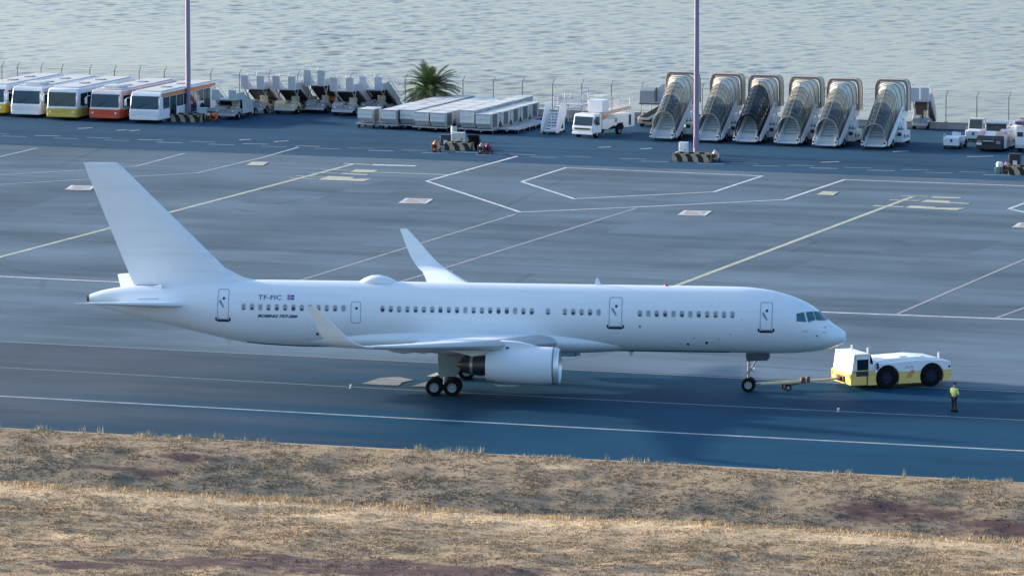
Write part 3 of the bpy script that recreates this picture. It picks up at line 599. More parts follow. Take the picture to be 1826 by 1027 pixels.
# ---- landing gear
def main_gear(s):
    y = s*3.66
    g = MB().tube((-24.1, y-s*.25, 3.2), (-24.22, y, .62), .17, .15, 14).build('main_gear_strut', GEARW, plane)
    MB().box(-24.85-.1, -23.75+.1, y-.12, y+.12, .45, .68).build('truck_beam', DARK, g, .03)
    MB().tube((-23.0, y-s*.3, 2.5), (-24.1, y, .95), .1, .08, 8).tube((-23.0, y-s*.3, 2.5), (-23.0, y-s*1.3, 2.9), .08).build('drag_brace', DARK, g)
    MB().tube((-24.15, y-s*.1, 2.3), (-24.1, y-s*1.5, 2.8), .08).build('side_brace', DARK, g)
    for x in (-24.85, -23.75):
        for k in (-1, 1): wheel(g, (x, y+k*.43, .53), .53, .37, None, mat('wheel_hub_grey', (.26, .32, .34), .4, .2))
    # big gear door hanging outboard of the strut
    MB().prism([(-24.6, 2.95), (-24.6, 1.4), (-24.45, 1.24), (-23.55, 1.22), (-23.3, 1.5), (-22.9, 2.55), (-22.9, 2.95)], 'y', y+s*.62, y+s*.67).build('main_gear_door', GEARW, plane, .02)
for s in (-1, 1): main_gear(s)
ng = MB().tube((-5.85, 0, 2.6), (-5.92, 0, .45), .1, .085, 12).build('nose_gear_strut', STEEL, plane)
MB().tube((-5.9, -.33, .46), (-5.9, .33, .46), .07).build('axle', DARK, ng)
MB().tube((-5.1, 0, 2.5), (-5.85, 0, 1.25), .05, .045).tube((-5.2, -.2, 2.5), (-5.3, -.2, 2.2), .04).build('drag_brace', STEEL, ng)
MB().path([(-5.98, -.02, 1.25), (-6.28, -.02, .95), (-5.98, -.02, .62)], .035).build('torque_link', STEEL, ng)
MB().box(-5.72, -5.58, -.25, .25, 1.28, 1.42).build('light_bar', STEEL, ng)
for y in (-.22, .22): MB().lathe([(-.04, .001), (-.04, .1), (.02, .11), (.03, .001)], (-5.55, y, 1.35), 'x', 12).build('taxi_light', LAMP, ng)
for y in (-.27, .27): wheel(ng, (-5.9, y, .44), .44, .28, None, MATS['wheel_hub_grey'])
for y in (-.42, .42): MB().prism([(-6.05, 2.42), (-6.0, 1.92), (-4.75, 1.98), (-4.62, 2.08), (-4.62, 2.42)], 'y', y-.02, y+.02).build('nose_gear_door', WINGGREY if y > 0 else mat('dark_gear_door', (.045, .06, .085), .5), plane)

# ---- cabin windows, doors, cockpit glass, small marks (built on the skin itself)
def rrect(x0, x1, z0, z1, r, n=4):
    pts = []
    for cx, cz, a0 in ((x1-r, z1-r, 0), (x0+r, z1-r, 90), (x0+r, z0+r, 180), (x1-r, z0+r, 270)):
        for k in range(n+1): a = R(a0+90*k/n); pts.append((cx+r*math.cos(a), cz+r*math.sin(a)))
    return pts
def ringband(outer, inner, off, side): n = len(outer); return [on(x, z, off, side) for x, z in outer]+[on(x, z, off, side) for x, z in inner], [(i, (i+1) % n, n+(i+1) % n, n+i) for i in range(n)]
def fill(mb, pts, off, side, x0, x1, z0, z1, nz=4):    # conforming fill by horizontal slices
    mb.add([on(x, z, off, side) for x, z in pts], [tuple(range(len(pts)))]); return mb
win_x = [-36.99+i*.5185 for i in range(13)]+[-28.34+i*.5128 for i in range(19)]+[-18.11]+[-17.07+i*.5175 for i in range(5)]+[-12.45+i*.5155 for i in range(12)]
rw = random.Random(12)
for side in (-1, 1):
    for x in win_x:
        zc = 5.0 if x < -20 else 4.98 if x < -14 else 4.95
        mb = MB(); v, f = ringband(rrect(x-.165, x+.165, zc-.235, zc+.235, .13), rrect(x-.118, x+.118, zc-.18, zc+.18, .1), .010, side); mb.add(v, f)
        blind = rw.choice([.4, .5, .55, .6, .6, .65, .7, .75, 1.0]); zb = zc+.18-.36*blind
        base = rrect(x-.118, x+.118, zc-.18, zc+.18, .1)
        mb.cur = 1; lo = [(a, min(b, zb)) for a, b in base]; hi = [(a, max(b, zb)) for a, b in base]
        if blind < 1: mb.add([on(a, b, .004, side) for a, b in lo], [tuple(range(len(lo)))])
        mb.cur = 2
        if blind > 0: mb.add([on(a, b, .005, side) for a, b in hi], [tuple(range(len(hi)))])
        mb.build('cabin_window', [WFRAME, PGLASS, WSHADE], plane)
def door(x0, x1, z0, z1, sill, side, handle=True):
    d = MB(); o_, i_ = rrect(x0, x1, z0, z1, .14, 5), rrect(x0+.045, x1-.045, z0+.045, z1-.045, .11, 5)
    def dens(p):
        q = []
        for i in range(len(p)):
            a, b = p[i], p[(i+1) % len(p)]; n = max(1, int(math.hypot(b[0]-a[0], b[1]-a[1])/.15))
            q += [(a[0]+(b[0]-a[0])*k/n, a[1]+(b[1]-a[1])*k/n) for k in range(n)]
        return q
    n = 60
    def resamp(p):
        p = p+[p[0]]; L_ = [0]
        for a, b in zip(p[:-1], p[1:]): L_.append(L_[-1]+math.hypot(b[0]-a[0], b[1]-a[1]))
        return [(float(np.interp(t, L_, [a[0] for a in p])), float(np.interp(t, L_, [a[1] for a in p]))) for t in np.linspace(0, L_[-1], n, endpoint=False)]
    v, f = ringband(resamp(o_), resamp(i_), .008, side); d = MB().add(v, f).build('cabin_door', SEAM, plane)
    cx = (x0+x1)/2; zt = z0+(z1-z0)*.7
    MB().add([on(cx+.04+.085*math.cos(t), zt+.085*math.sin(t), .012, side) for t in np.linspace(0, 6.28, 12, endpoint=False)], [tuple(range(12))]).build('door_window', SILL, d)
    if handle: MB().add([on(a, b, .014, side) for a, b in ((cx-.26, zt-.12), (cx-.15, zt-.08), (cx+.1, zt-.52), (cx+.02, zt-.58), (cx-.2, zt-.3))], [(0, 1, 2, 3, 4)]).build('door_handle', mat('door_handle_grey', (.22, .27, .33), .4), d)
    if sill:
        for a, b, c, e in ((x0-.02, x1+.02, z0-.17, z0-.02), (x0-.13, x0-.02, z0-.10, z0+.10), (x1+.02, x1+.13, z0-.10, z0+.10)):
            m2 = MB(); k = 5; m2.add([on(a+(b-a)*i/k, q, .012, side) for i in range(k+1) for q in (c, e)], [(2*i, 2*i+2, 2*i+3, 2*i+1) for i in range(k)]); m2.build('door_sill', SILL, d)
for side in (-1, 1):
    door(-38.66, -37.94, 4.22, 6.02, True, side); door(-30.32, -29.68, 4.1, 5.42, False, side, False)
    door(-14.36, -13.55, 4.14, 5.88, True, side); door(-5.10, -4.34, 4.04, 5.70, True, side)
def quadpatch(name, c, m, off, parent=plane, n=6, side=-1):
    vs = []
    for i in range(n+1):
        for j in range(n+1):
            s, t = i/n, j/n; x = (c[0][0]*(1-s)+c[1][0]*s)*(1-t)+(c[3][0]*(1-s)+c[2][0]*s)*t; z = (c[0][1]*(1-s)+c[1][1]*s)*(1-t)+(c[3][1]*(1-s)+c[2][1]*s)*t
            vs.append(on(x, z, off, side))
    fs = [(i*(n+1)+j, (i+1)*(n+1)+j, (i+1)*(n+1)+j+1, i*(n+1)+j+1) for i in range(n) for j in range(n)]
    return MB().add(vs, fs).build(name, m, parent)
def cq(*p): return [hit(1280+x/4.668, 500+y/4.668) for x, y in p]
CPG = mat('cockpit_glass', (.03, .12, .15), .06, var=.3, scale=1.5, spec=.8); CPF = mat('cockpit_frame', (.55, .60, .66), .4)
for side in (-1, 1):
    for c in (cq((655, 277), (716, 266), (736, 345), (657, 340)), cq((731, 264), (788, 259), (812, 328), (752, 347)), cq((796, 258), (852, 258), (918, 326), (820, 330))):
        w_ = quadpatch('cockpit_window', c, CPG, .02, side=side); cx = sum(p[0] for p in c)/4; cz = sum(p[1] for p in c)/4
        quadpatch('window_frame', [(cx+(x-cx)*1.09, cz+(z-cz)*1.09) for x, z in c], CPF, .008, w_, side=side)
PORT = mat('dark_port', (.02, .03, .05), .5)
for px, py, r in ((566, 595.5, .09), (1227, 613.6, .08), (1260, 611, .09), (1141, 582, .06), (1456.5, 599, .055), (1302, 596, .035), (1282, 604, .035), (1238, 603, .035), (1322, 571, .03)):
    x, z = hit(px, py); MB().add([on(x+r*math.cos(t), z+r*math.sin(t), .01) for t in np.linspace(0, 6.28, 12, endpoint=False)], [tuple(range(12))]).build('service_port', PORT, plane)
for px, py in ((1470, 583), (1470, 592), (1436, 590)):
    x, z = hit(px, py); MB().box(x-.14, x+.14, -side_y(x, z)-.05, -side_y(x, z)+.02, z-.02, z+.02).build('air_probe', WINGGREY, plane)
def text(name, s, x0, z0, size, width, m, shear=0, parent=fus, bold=0):
    cu = bpy.data.curves.new('txt', 'FONT'); cu.body = s; cu.size = size; cu.shear = shear; cu.offset = bold; cu.resolution_u = 3
    o = bpy.data.objects.new('txt', cu); col.objects.link(o); dg = bpy.context.evaluated_depsgraph_get(); me = bpy.data.meshes.new_from_object(o.evaluated_get(dg))
    bpy.data.objects.remove(o); xs_ = [v.co.x for v in me.vertices]; k = width/(max(xs_)-min(xs_)); mn = min(xs_)
    return me, k, mn
def skin_text(name, s, x0, z0, size, width, m, shear=0, bold=0, slope=0):
    me, k, mn = text(name, s, x0, z0, size, width, m, shear, bold=bold)
    for v in me.vertices: X_ = x0+(v.co.x-mn)*k; v.co = on(X_, z0+v.co.y+slope*(X_-x0), .010)
    me.name = name; me.materials.clear(); me.materials.append(m); o = bpy.data.objects.new(name, me); col.objects.link(o); o.parent = plane; return o
xr0, zr0 = hit(460, 534); xr1, _ = hit(502, 534)
skin_text('registration_lettering', 'TF-FIC', xr0, zr0+.0, .38, xr1-xr0, DECAL, 0, .003)
xb0, zb0 = hit(459, 565.3); xb1, zb1 = hit(531, 566)
skin_text('type_lettering', 'BOEING 757-200', xb0, zb0+.0, .235, xb1-xb0, DECAL, .35, .012)
fx0, fz0 = hit(512.2, 534.6); fx1, fz1 = hit(525, 526.2)
fl = quadpatch('flag_decal', [(fx0, fz0), (fx1, fz0), (fx1, fz1), (fx0, fz1)], mat('flag_blue', (.02, .08, .42), .4), .010, n=3)
def fr(a, b, c, d): X_ = lambda t: fx0+(fx1-fx0)*t; Z_ = lambda t: fz0+(fz1-fz0)*t; return [(X_(a), Z_(c)), (X_(b), Z_(c)), (X_(b), Z_(d)), (X_(a), Z_(d))]
quadpatch('flag_cross', fr(.28, .44, 0, 1), WHITE, .013, fl, 2); quadpatch('flag_cross', fr(0, 1, .39, .61), WHITE, .0135, fl, 2)
quadpatch('flag_cross', fr(.32, .40, 0, 1), RED, .016, fl, 2); quadpatch('flag_cross', fr(0, 1, .445, .555), RED, .0165, fl, 2)
# ------------------------------------------------------------------ tug, tow bar, people, runway lights
TUG_RZ = R(21.0)
tp = G(1519, 688.5, .28); tug = thing('pushback_tug', 'white and yellow low pushback tug coupled by a tow bar to the airliner nose', 'tug', (tp.x, tp.y, 0), TUG_RZ)
# local x runs away from the airliner, y=0 is the near side, y grows away from the camera
TW = 2.9
def arc(cx, cz, r, a0, a1, n=14): return [(cx+r*math.cos(R(a0+(a1-a0)*i/n)), cz+r*math.sin(R(a0+(a1-a0)*i/n))) for i in range(n+1)]
ZM = .98
def side_profile(z0, z1, top):
    # yellow lower half: from z0 to ZM with the two wheel openings; white upper half above
    pts = [(1.5, z0), (1.6, z0)]
    return pts
A1, A2, AR, AZ = 2.42, 5.42, .80, .66
ang = math.degrees(math.asin((ZM-AZ)/AR)); angb = math.degrees(math.asin((.28-AZ)/AR))
low = [(.02, .28), (A1+AR*math.cos(R(angb)), .28)]
lowL = [(1.1, .28)] + arc(A1, AZ, AR, 180-angb, 180-ang, 6) + [(1.1, ZM)]
lowM = arc(A1, AZ, AR, angb, ang, 6)[::1] + arc(A2, AZ, AR, 180-ang, 180-angb, 6)
lowR = arc(A2, AZ, AR, angb, ang, 4) + [(6.75, ZM), (6.75, .55), (6.5, .4)]
for k, pr in enumerate((lowL, lowM, lowR)): MB().prism(pr, 'y', 0, TW).build('lower_body', TUGYEL, tug)
up = [(1.2, ZM)] + arc(A1, AZ, AR, 180-ang, ang, 12) + arc(A2, AZ, AR, 180-ang, ang, 12) + [(6.72, ZM), (6.7, 1.5), (6.1, 1.62), (4.4, 1.68), (1.7, 1.58), (1.2, 1.58)]
MB().prism(up, 'y', .003, TW-.003).build('upper_body', WHITE, tug, .04)
MB().prism([(1.9, 1.6), (2.3, 1.78), (4.6, 1.84), (6.0, 1.7), (6.4, 1.58), (4.4, 1.6)], 'y', .45, TW-.25).build('engine_cover', WHITE, tug, .05)
MB().box(3.6, 4.1, .7, 1.0, 1.8, 1.835).box(4.25, 5.2, .62, .9, 1.76, 1.80).build('cover_vent', DARK, tug)
MB().box(1.5, 6.4, .5, TW-.5, .32, 1.3).build('chassis', DARK, tug)
MB().prism([(-.06, .3), (-.1, 1.05), (1.0, 1.05), (1.0, .3)], 'y', -.02, TW+.02).build('front_bumper', TUGYEL, tug, .04)
MB().box(-.3, -.08, 1.2, 1.7, .5, .72).box(-.16, -.09, .9, 2.0, .42, .8).build('tow_hitch', mat('rusty_hitch', (.10, .045, .03), .8, var=.3), tug)
for y in (.12, TW-.12): MB().lathe([(-.02, .1), (0, .001)], (-.1, y, .85), 'x', 10).build('headlight', AMBER, tug)
cab = [(-.02, 1.05), (.0, 1.55), (.14, 2.15), (1.25, 2.15), (1.52, 1.6), (1.56, 1.05)]
c_ = MB().prism([(-.02, 1.05), (.14, 2.15), (.3, 2.15), (.2, 1.05)], 'y', .0, TW-.1).build('cab', mat('cab_white', (.80, .79, .74), .4, var=.05), tug, .02)
CW = MATS['cab_white']
MB().prism([(.13, 2.13), (.16, 2.24), (1.2, 2.24), (1.3, 2.13)], 'y', -.02, TW-.08).build('roof', CW, c_, .03)
for y0 in (0, TW-.16):
    m_ = MB().box(1.12, 1.22, y0, y0+.06, 1.05, 2.13).box(.2, .34, y0, y0+.06, 1.05, 2.13).box(.34, 1.12, y0, y0+.06, 1.9, 2.13)
    m_.build('door_frame', CW, c_)
    MB().box(.02, 1.56, y0, y0+.06, .95, 1.22).build('door_panel', TUGYEL, c_)
    MB().box(.34, 1.12, y0+.02, y0+.04, 1.22, 1.9).build('door_glass', CANOPYD, c_)
MB().box(.28, 1.1, -.03, -.003, .86, 1.17).build('door_grille', SILL, c_)
MB().prism([(1.22, 2.13), (1.3, 2.13), (1.58, 1.22), (1.5, 1.22)], 'y', .05, TW-.2).build('windscreen', CANOPYD, c_)
MB().box(.22, 1.5, .06, TW-.2, 1.0, 1.1).build('cab_floor', DARK, c_)
MB().box(.24, .4, .3, 1.1, 1.1, 1.9).box(.24, .9, .3, 1.1, 1.1, 1.35).build('seat', mat('brown_seat', (.14, .07, .055), .8), c_)
MB().path([(1.25, .6, 1.1), (1.05, .6, 1.55)], .03).build('steering_column', BLACK, c_)
for x in (A1, A2):
    for y in (.17, TW-.17): wheel(tug, (x, y, .70), .70, .36, None, mat('dark_blue_hub', (.006, .008, .03), .8))
for x, y, z, r, h, m_ in ((.75, 1.7, 2.24, .07, .2, LAMP), (1.3, .5, 2.1, .08, .3, LAMP), (6.2, .7, 1.55, .07, .3, mat('white_beacon_post', (.8, .8, .8), .4))):
    MB().tube((x, y, z), (x, y, z+h*.5), r*.5).tube((x, y, z+h*.4), (x, y, z+h+.15), r).build('beacon_light', m_, tug)
MB().box(1.65, 1.72, -.2, -.03, 1.25, 1.65).tube((1.55, .02, 1.6), (1.68, -.1, 1.6), .02).build('wing_mirror', SILL, tug)
MB().add([(3.68, -.004, .62), (3.98, -.004, .58), (4.26, -.004, .96), (4.16, -.004, 1.12), (3.9, -.004, 1.0)], [(0, 1, 2, 3, 4)]).build('side_emblem', mat('faded_orange_decal', (.52, .27, .10), .5, var=.2), tug)
for k in (0, 1): MB().loft([[(3.72+k*.3+.02*j+.11*math.cos(t), -.005, 1.22+.16*math.sin(t)*(1 if t < 3.2 else .2)) for t in np.linspace(0, math.pi, 8)] for j in ()] or [[(3.72+k*.3+r_*math.cos(t), -.005, 1.2+r_*1.3*math.sin(t)) for t in np.linspace(0, math.pi, 9)] for r_ in (.12, .07)], closed=False).build('side_lettering', mat('grey_decal', (.36, .36, .35), .5), tug)
for x in (1.78, 6.6): MB().lathe([(-.012, .07), (-.013, .001)], (x, 0, 1.38 if x < 3 else 1.2), 'y', 10).build('side_marker', BLACK, tug)

# tow bar
hitch = Vector((tp.x, tp.y, 0))+Matrix.Rotation(TUG_RZ, 3, 'Z') @ Vector((-.25, 1.45, .6))
nose = AO+Matrix.Rotation(YAW, 3, 'Z') @ Vector((-5.55, 0, .45)); dv = hitch-nose; tb_rz = math.atan2(dv.y, dv.x); tl = Vector((dv.x, dv.y)).length
bar = thing('tow_bar', 'yellow tow bar with small wheels between nose gear and tug', 'tow bar', (nose.x, nose.y, 0), tb_rz)
MB().tube((.3, 0, .45), (tl*.62, 0, .5), .1, n=10).build('bar', mat('cream_yellow_paint', (.70, .56, .32), .5, var=.12), bar)
MB().tube((tl*.62, 0, .5), (tl, 0, .6), .075, n=10).build('bar', MATS['cream_yellow_paint'], bar)
MB().box(-.1, .35, -.22, .22, .38, .52).build('tow_head', MIDGREY, bar, .02)
MB().box(tl*.55, tl*.6, -.14, .14, .38, .75).box(tl*.62, tl*.65, -.14, .14, .42, .8).build('shear_joint', mat('maroon_joint', (.1, .05, .05), .6), bar)
MB().tube((tl*.56, 0, .45), (tl*.38, 0, .22), .05).tube((tl*.38, -.35, .2), (tl*.38, .35, .2), .04).build('axle_arm', DARK, bar)
for y in (-.33, .33): wheel(bar, (tl*.38, y, .2), .2, .12)

def skin_mesh(name, verts, edges, m, parent, sub=2):
    """one continuous skinned body: verts are (x,y,z,r)"""
    me = bpy.data.meshes.new(name); me.from_pydata([v[:3] for v in verts], edges, []); me.materials.append(m)
    o = bpy.data.objects.new(name, me); col.objects.link(o); o.parent = parent
    md = o.modifiers.new('skin', 'SKIN'); md.use_smooth_shade = True
    if not me.skin_vertices: return o
    for d, v in zip(me.skin_vertices[0].data, verts): r = v[3]; d.radius = (r, r) if not isinstance(r, tuple) else r
    me.skin_vertices[0].data[0].use_root = True
    s = o.modifiers.new('sub', 'SUBSURF'); s.levels = s.render_levels = sub
    return o
def person(label, loc, rz, arms, seated=False):
    p = thing('person', label, 'person', loc, rz)       # faces local +x
    if seated: legs = {1: [(.12, .10, .05, .09), (.45, .11, .05, .075), (.5, .11, -.35, .05)], -1: [(.12, -.10, .05, .09), (.45, -.11, .05, .075), (.5, -.11, -.35, .05)]}; z0 = 0
    else: legs = {1: [(0, .10, .82, .088), (.025, .11, .48, .066), (-.01, .12, .09, .046), (.13, .14, .035, .038)], -1: [(0, -.10, .82, .088), (.01, -.10, .48, .066), (-.03, -.11, .09, .046), (.11, -.13, .035, .038)]}; z0 = .93
    v = [(0, 0, z0, .13), (0, 0, z0+.2, .125), (.01, 0, z0+.42, .14), (0, 0, z0+.53, .075), (.015, 0, z0+.60, .055), (.03, 0, z0+.70, .092), (.03, 0, z0+.78, .085)]
    e = [(i, i+1) for i in range(6)]
    def chain(root, pts):
        k = root
        for q in pts: v.append(q); e.append((k, len(v)-1)); k = len(v)-1
        return k
    for s in (1, -1):
        chain(0, legs[s]); a = arms[s]; k = chain(2, [(0, s*.19, z0+.46, .062)] + [(x, s*y if y > -9 else 0, z0+z, r) for x, y, z, r in a])
        hx, hy, hz, _ = v[k]
        for i, (dx, dy, L_) in enumerate(((.02, -.03, .085), (.03, -.012, .095), (.03, .008, .09), (.02, .026, .07))): chain(k, [(hx+dx+L_*.5, hy+dy, hz-.02, .010), (hx+dx+L_*.7, hy+dy, hz-.02-L_*.5, .009)])
        chain(k, [(hx+.01, hy-s*.045, hz+.01, .011), (hx+.045, hy-s*.06, hz-.0, .009)])
    b_ = skin_mesh('body', v, e, SKIN, p)
    tv = [(0, 0, z0-.02, .155), (0, 0, z0+.2, .155), (.01, 0, z0+.40, .165), (0, 0, z0+.52, .10)]; te = [(0, 1), (1, 2), (2, 3)]
    for s in (1, -1):
        a = arms[s]; k = 2
        for q in [(0, s*.19, z0+.455, .083)] + [(x, s*y, z0+z, r+.022) for x, y, z, r in a[:-1]]: tv.append(q); te.append((k, len(tv)-1)); k = len(tv)-1
    skin_mesh('jacket', tv, te, HIVIS, p)
    lv = [(0, 0, z0-.03, .145)]; le = []
    for s in (1, -1):
        k = 0
        for q in legs[s][:3]: lv.append((q[0], q[1], q[2]+.02, q[3]+.022)); le.append((k, len(lv)-1)); k = len(lv)-1
    skin_mesh('trousers', lv, le, NAVY, p)
    MB().lathe([(.0, .102), (.05, .105), (.09, .085), (.115, .04), (.12, .001)], (.022, 0, z0+.735), 'z', 14).build('cap', HAIR, p)
    MB().lathe([(-.02, .001), (-.015, .018), (.01, .012)], (.118, 0, z0+.70), 'x', 8).build('nose', SKIN, p)
    for s in (1, -1):
        MB().lathe([(-.012, .001), (0, .012), (.008, .001)], (.107, s*.035, z0+.725), 'x', 8).build('eye', HAIR, p)
        MB().lathe([(-.02, .001), (0, .028), (.012, .001)], (.03, s*.095, z0+.70), 'y', 8).build('ear', SKIN, p)
        if not seated: q = legs[s][3]; MB().box(q[0]-.2, q[0]+.09, q[1]-.06, q[1]+.06, 0, .12).build('shoe', BLACK, p, .02)
    return p
ps = G(1701, 734)
person('marshaller in a hi vis yellow jacket and dark trousers standing on the taxiway', (ps.x, ps.y, 0), R(55),
       {1: [(.06, .25, .20, .05), (.24, .14, .16, .036), (.30, .06, .17, .034)], -1: [(.02, .26, .18, .05), (.2, .18, .12, .036), (.28, .09, .14, .034)]})
dr = Vector((tp.x, tp.y, 0))+Matrix.Rotation(TUG_RZ, 3, 'Z') @ Vector((.6, .7, 1.38))
person('driver in hi vis jacket seated in the pushback tug cab', dr, TUG_RZ, {1: [(.1, .25, .2, .05), (.35, .2, .2, .036), (.43, .18, .22, .034)], -1: [(.1, .25, .2, .05), (.35, .2, .2, .036), (.43, .18, .22, .034)]}, True)

lm = None
for x, y, lab in ((626, 692, 'small white taxiway light left of the yellow painted sign'), (1495, 734, 'small white taxiway light on the line near the marshaller')):
    q = G(x, y); e = thing('taxiway_light', lab, 'ground light', (q.x, q.y, 0), TAXI)
    MB().lathe([(0, .12), (.04, .12), (.06, .06), (.14, .06)], (0, 0, 0), 'z', 12).build('base', GALV, e); MB().lathe([(.14, .07), (.2, .08), (.24, .05), (.25, .001)], (0, 0, 0), 'z', 12).build('lens', LAMP, e)
# ------------------------------------------------------------------ sea fence, masts, barriers, palm
FX = [-80, -40, 0, 28, 70, 107, 157, 201, 245, 290, 331, 373, 424, 477, 528, 575, 622, 669, 720, 770, 823, 877, 929, 983, 1035, 1088, 1142, 1196, 1250, 1305, 1359, 1413, 1467, 1521, 1576, 1631, 1685, 1740, 1797, 1853, 1905]
q0 = G(966, 207.5); fence = thing('sea_fence', 'tall wire mesh fence with bent posts along the sea wall', 'fence', (0, 0, 0), TAXI)
wall = thing('low_wall', 'low pale concrete wall running under the sea fence', 'wall', (0, 0, 0), TAXI)
MB().box(-260, 260, W_FENCE+.05, W_FENCE+.35, 0, .55).build('wall_body', CONCRETE, wall)
MB().box(-260, 260, W_FENCE+.0, W_FENCE+.4, .553, .63).build('coping', CONCRETE, wall)
fu = []
for x in FX:
    yb = 207.5+(x-966)*.0325; u, w = uw(G(x, yb)); fu.append(u)
pm = MB().tube((0, 0, .63), (0, 0, 3.05), .045, n=6).tube((0, 0, 3.05), (.12, .28, 3.5), .04, .03, n=6).box(-.09, .09, -.09, .09, .63, .68).mesh('post', mat('weathered_fence_steel', (.16, .16, .17), .6, .2, var=.2))
for u in fu: inst('post', pm, fence, (u, W_FENCE+.2, 0))
FW = MATS['weathered_fence_steel']; mb = MB()
for z in (.75, 1.9, 3.0): mb.tube((fu[0], W_FENCE+.2, z), (fu[-1], W_FENCE+.2, z), .011, n=4)
for k in (.3, .65, .95): mb.tube((fu[0], W_FENCE+.2+.28*k, 3.05+.45*k), (fu[-1], W_FENCE+.2+.28*k, 3.05+.45*k), .009, n=4)
struct(mb.build('strand_wire', FW, fence), 'stuff')
mb = MB(); a = fu[0]                                       # chain link: crossing diagonals, real thin wires
ms = []
span = 2.3; step = .16; n_ = int((fu[-1]-fu[0])/step)
for k in range(n_):
    u = fu[0]+k*step
    for d in (1, -1):
        x0, x1 = u, u+d*span; t_ = .0035
        mb.add([(x0-t_, W_FENCE+.2, .72), (x0+t_, W_FENCE+.2, .72), (x1+t_, W_FENCE+.2, 3.02), (x1-t_, W_FENCE+.2, 3.02)], [(0, 1, 2, 3)])
struct(mb.build('chain_link', FW, fence), 'stuff')

MASTP = mat('mauve_mast_paint', (.25, .20, .30), .45, var=.08, scale=.5)
def mast(px, py, r0, label):
    q = G(px, py); m = thing('light_mast', label, 'light mast', (q.x, q.y, 0), PARK)
    MB().tube((0, 0, 0), (0, 0, 30), r0, r0*.55, n=16).build('pole', MASTP, m)
    MB().box(-.45, .45, -.45, .45, 0, .12).build('base_plate', GALV, m)
    MB().box(r0*.9, r0*1.1, -.12, .12, .6, 1.5).build('access_door', MASTP, m)
    MB().lathe([(0, .3), (0, 1.5), (.15, 1.5), (.15, .3)], (0, 0, 29.2), 'z', 20).build('head_ring', GALV, m)
    for k in range(8):
        a = k*math.pi/4; MB().box(-.3, .3, -.12, .12, -.2, .2, Matrix.Rotation(a, 3, 'Z')).build('floodlight', MIDGREY, m).location = (1.6*math.cos(a+1.57), 1.6*math.sin(a+1.57), 29.2)
    return m
mast(336, 211, .25, 'tall lighting mast rising in front of the parked buses at left')
mast(1241.5, 276, .25, 'tall lighting mast rising in front of the covered boarding stairs')

def stripes():
    m = bpy.data.materials.new('black_cream_stripes'); m.use_nodes = True; nt = m.node_tree; b = nt.nodes['Principled BSDF']; L = nt.links.new
    tc = nt.nodes.new('ShaderNodeTexCoord'); sx = nt.nodes.new('ShaderNodeSeparateXYZ'); L(tc.outputs['Object'], sx.inputs[0])
    def mth(op, a, c):
        n = nt.nodes.new('ShaderNodeMath'); n.operation = op
        for i, k in enumerate((a, c)):
            if isinstance(k, (int, float)): n.inputs[i].default_value = k
            else: L(k, n.inputs[i])
        return n.outputs[0]
    s = mth('ADD', mth('ADD', sx.outputs[1], sx.outputs[0]), mth('MULTIPLY', sx.outputs[2], .9)); f = mth('GREATER_THAN', mth('FRACT', mth('MULTIPLY', s, 1.05), 0), .52)
    nz = nt.nodes.new('ShaderNodeTexNoise'); nz.inputs['Scale'].default_value = 4; nz.inputs['Detail'].default_value = 6
    mx = nt.nodes.new('ShaderNodeMix'); mx.data_type = 'RGBA'; L(f, mx.inputs[0]); mx.inputs[6].default_value = (.015, .015, .017, 1); mx.inputs[7].default_value = (.46, .37, .26, 1)
    m2 = nt.nodes.new('ShaderNodeMix'); m2.data_type = 'RGBA'; m2.blend_type = 'MULTIPLY'; m2.inputs[0].default_value = .5; L(mx.outputs[2], m2.inputs[6]); L(nz.outputs['Color'], m2.inputs[7])
    L(m2.outputs[2], b.inputs['Base Color']); b.inputs['Roughness'].default_value = .8; return m
STRIPE = stripes()
def barrier(px, py, width, label):
    q = G(px, py); b_ = thing('crash_barrier', label, 'barrier', (q.x, q.y, 0), PARK, 'striped barriers round the mast bases')
    pr = [(-.26, 0), (-.26, .1), (-.13, .32), (-.11, .66), (.11, .66), (.13, .32), (.26, .1), (.26, 0)]; h = width/2; D = .85
    for x in (D, -D): MB().prism([(x+a, z) for a, z in pr], 'y', -h, h).build('barrier_block', STRIPE, b_)
    for y in (-h+.15, h-.15): MB().prism([(y+a*.9, z) for a, z in pr], 'x', -D+.263, D-.263).build('barrier_block', STRIPE, b_)
    return b_
barrier(326, 216, 4.0, 'black and cream striped barrier round the left mast base')
barrier(823, 267, 2.4, 'black and cream striped barrier round the cut mast stump')
barrier(1238, 287, 3.4, 'black and cream striped barrier round the right mast base')
def cabinet(px, py, w, h, m, label, d=.5, frame=False):
    q = G(px, py); c = thing('electrical_cabinet', label, 'cabinet', (q.x, q.y, 0), PARK, 'cabinets beside the mast bases')
    MB().box(-d, 0, -w/2, w/2, .12, h).build('cabinet_body', m, c, .03); MB().box(-d+.05, -.05, -w/2+.05, w/2-.05, 0, .12).build('plinth', CONCRETE, c)
    MB().box(.002, .025, -w/2+.07, w/2-.07, .22, h-.1).build('cabinet_door', m, c, .01); MB().box(.028, .05, w/2-.2, w/2-.15, h*.45, h*.6).build('handle', BLACK, c)
    MB().box(-d-.04, .04, -w/2-.04, w/2+.04, h+.002, h+.05).build('cap', m, c)
    if frame: MB().box(.03, .045, -w*.1, w*.3, h*.25, h*.6).build('plate', mat('pale_plate', (.66, .68, .64), .5), c)
    return c
PALEC = mat('pale_blue_cabinet', (.58, .66, .70), .45, var=.05); WARMC = mat('pale_green_cabinet', (.58, .62, .55), .5, var=.1)
cabinet(359.5, 213, .85, 1.0, PALEC, 'pale blue cabinet at the end of the left striped barrier')
cabinet(815.5, 261, 1.15, 1.15, WARMC, 'pale cream cabinet with a square plate behind the middle barrier', frame=True)
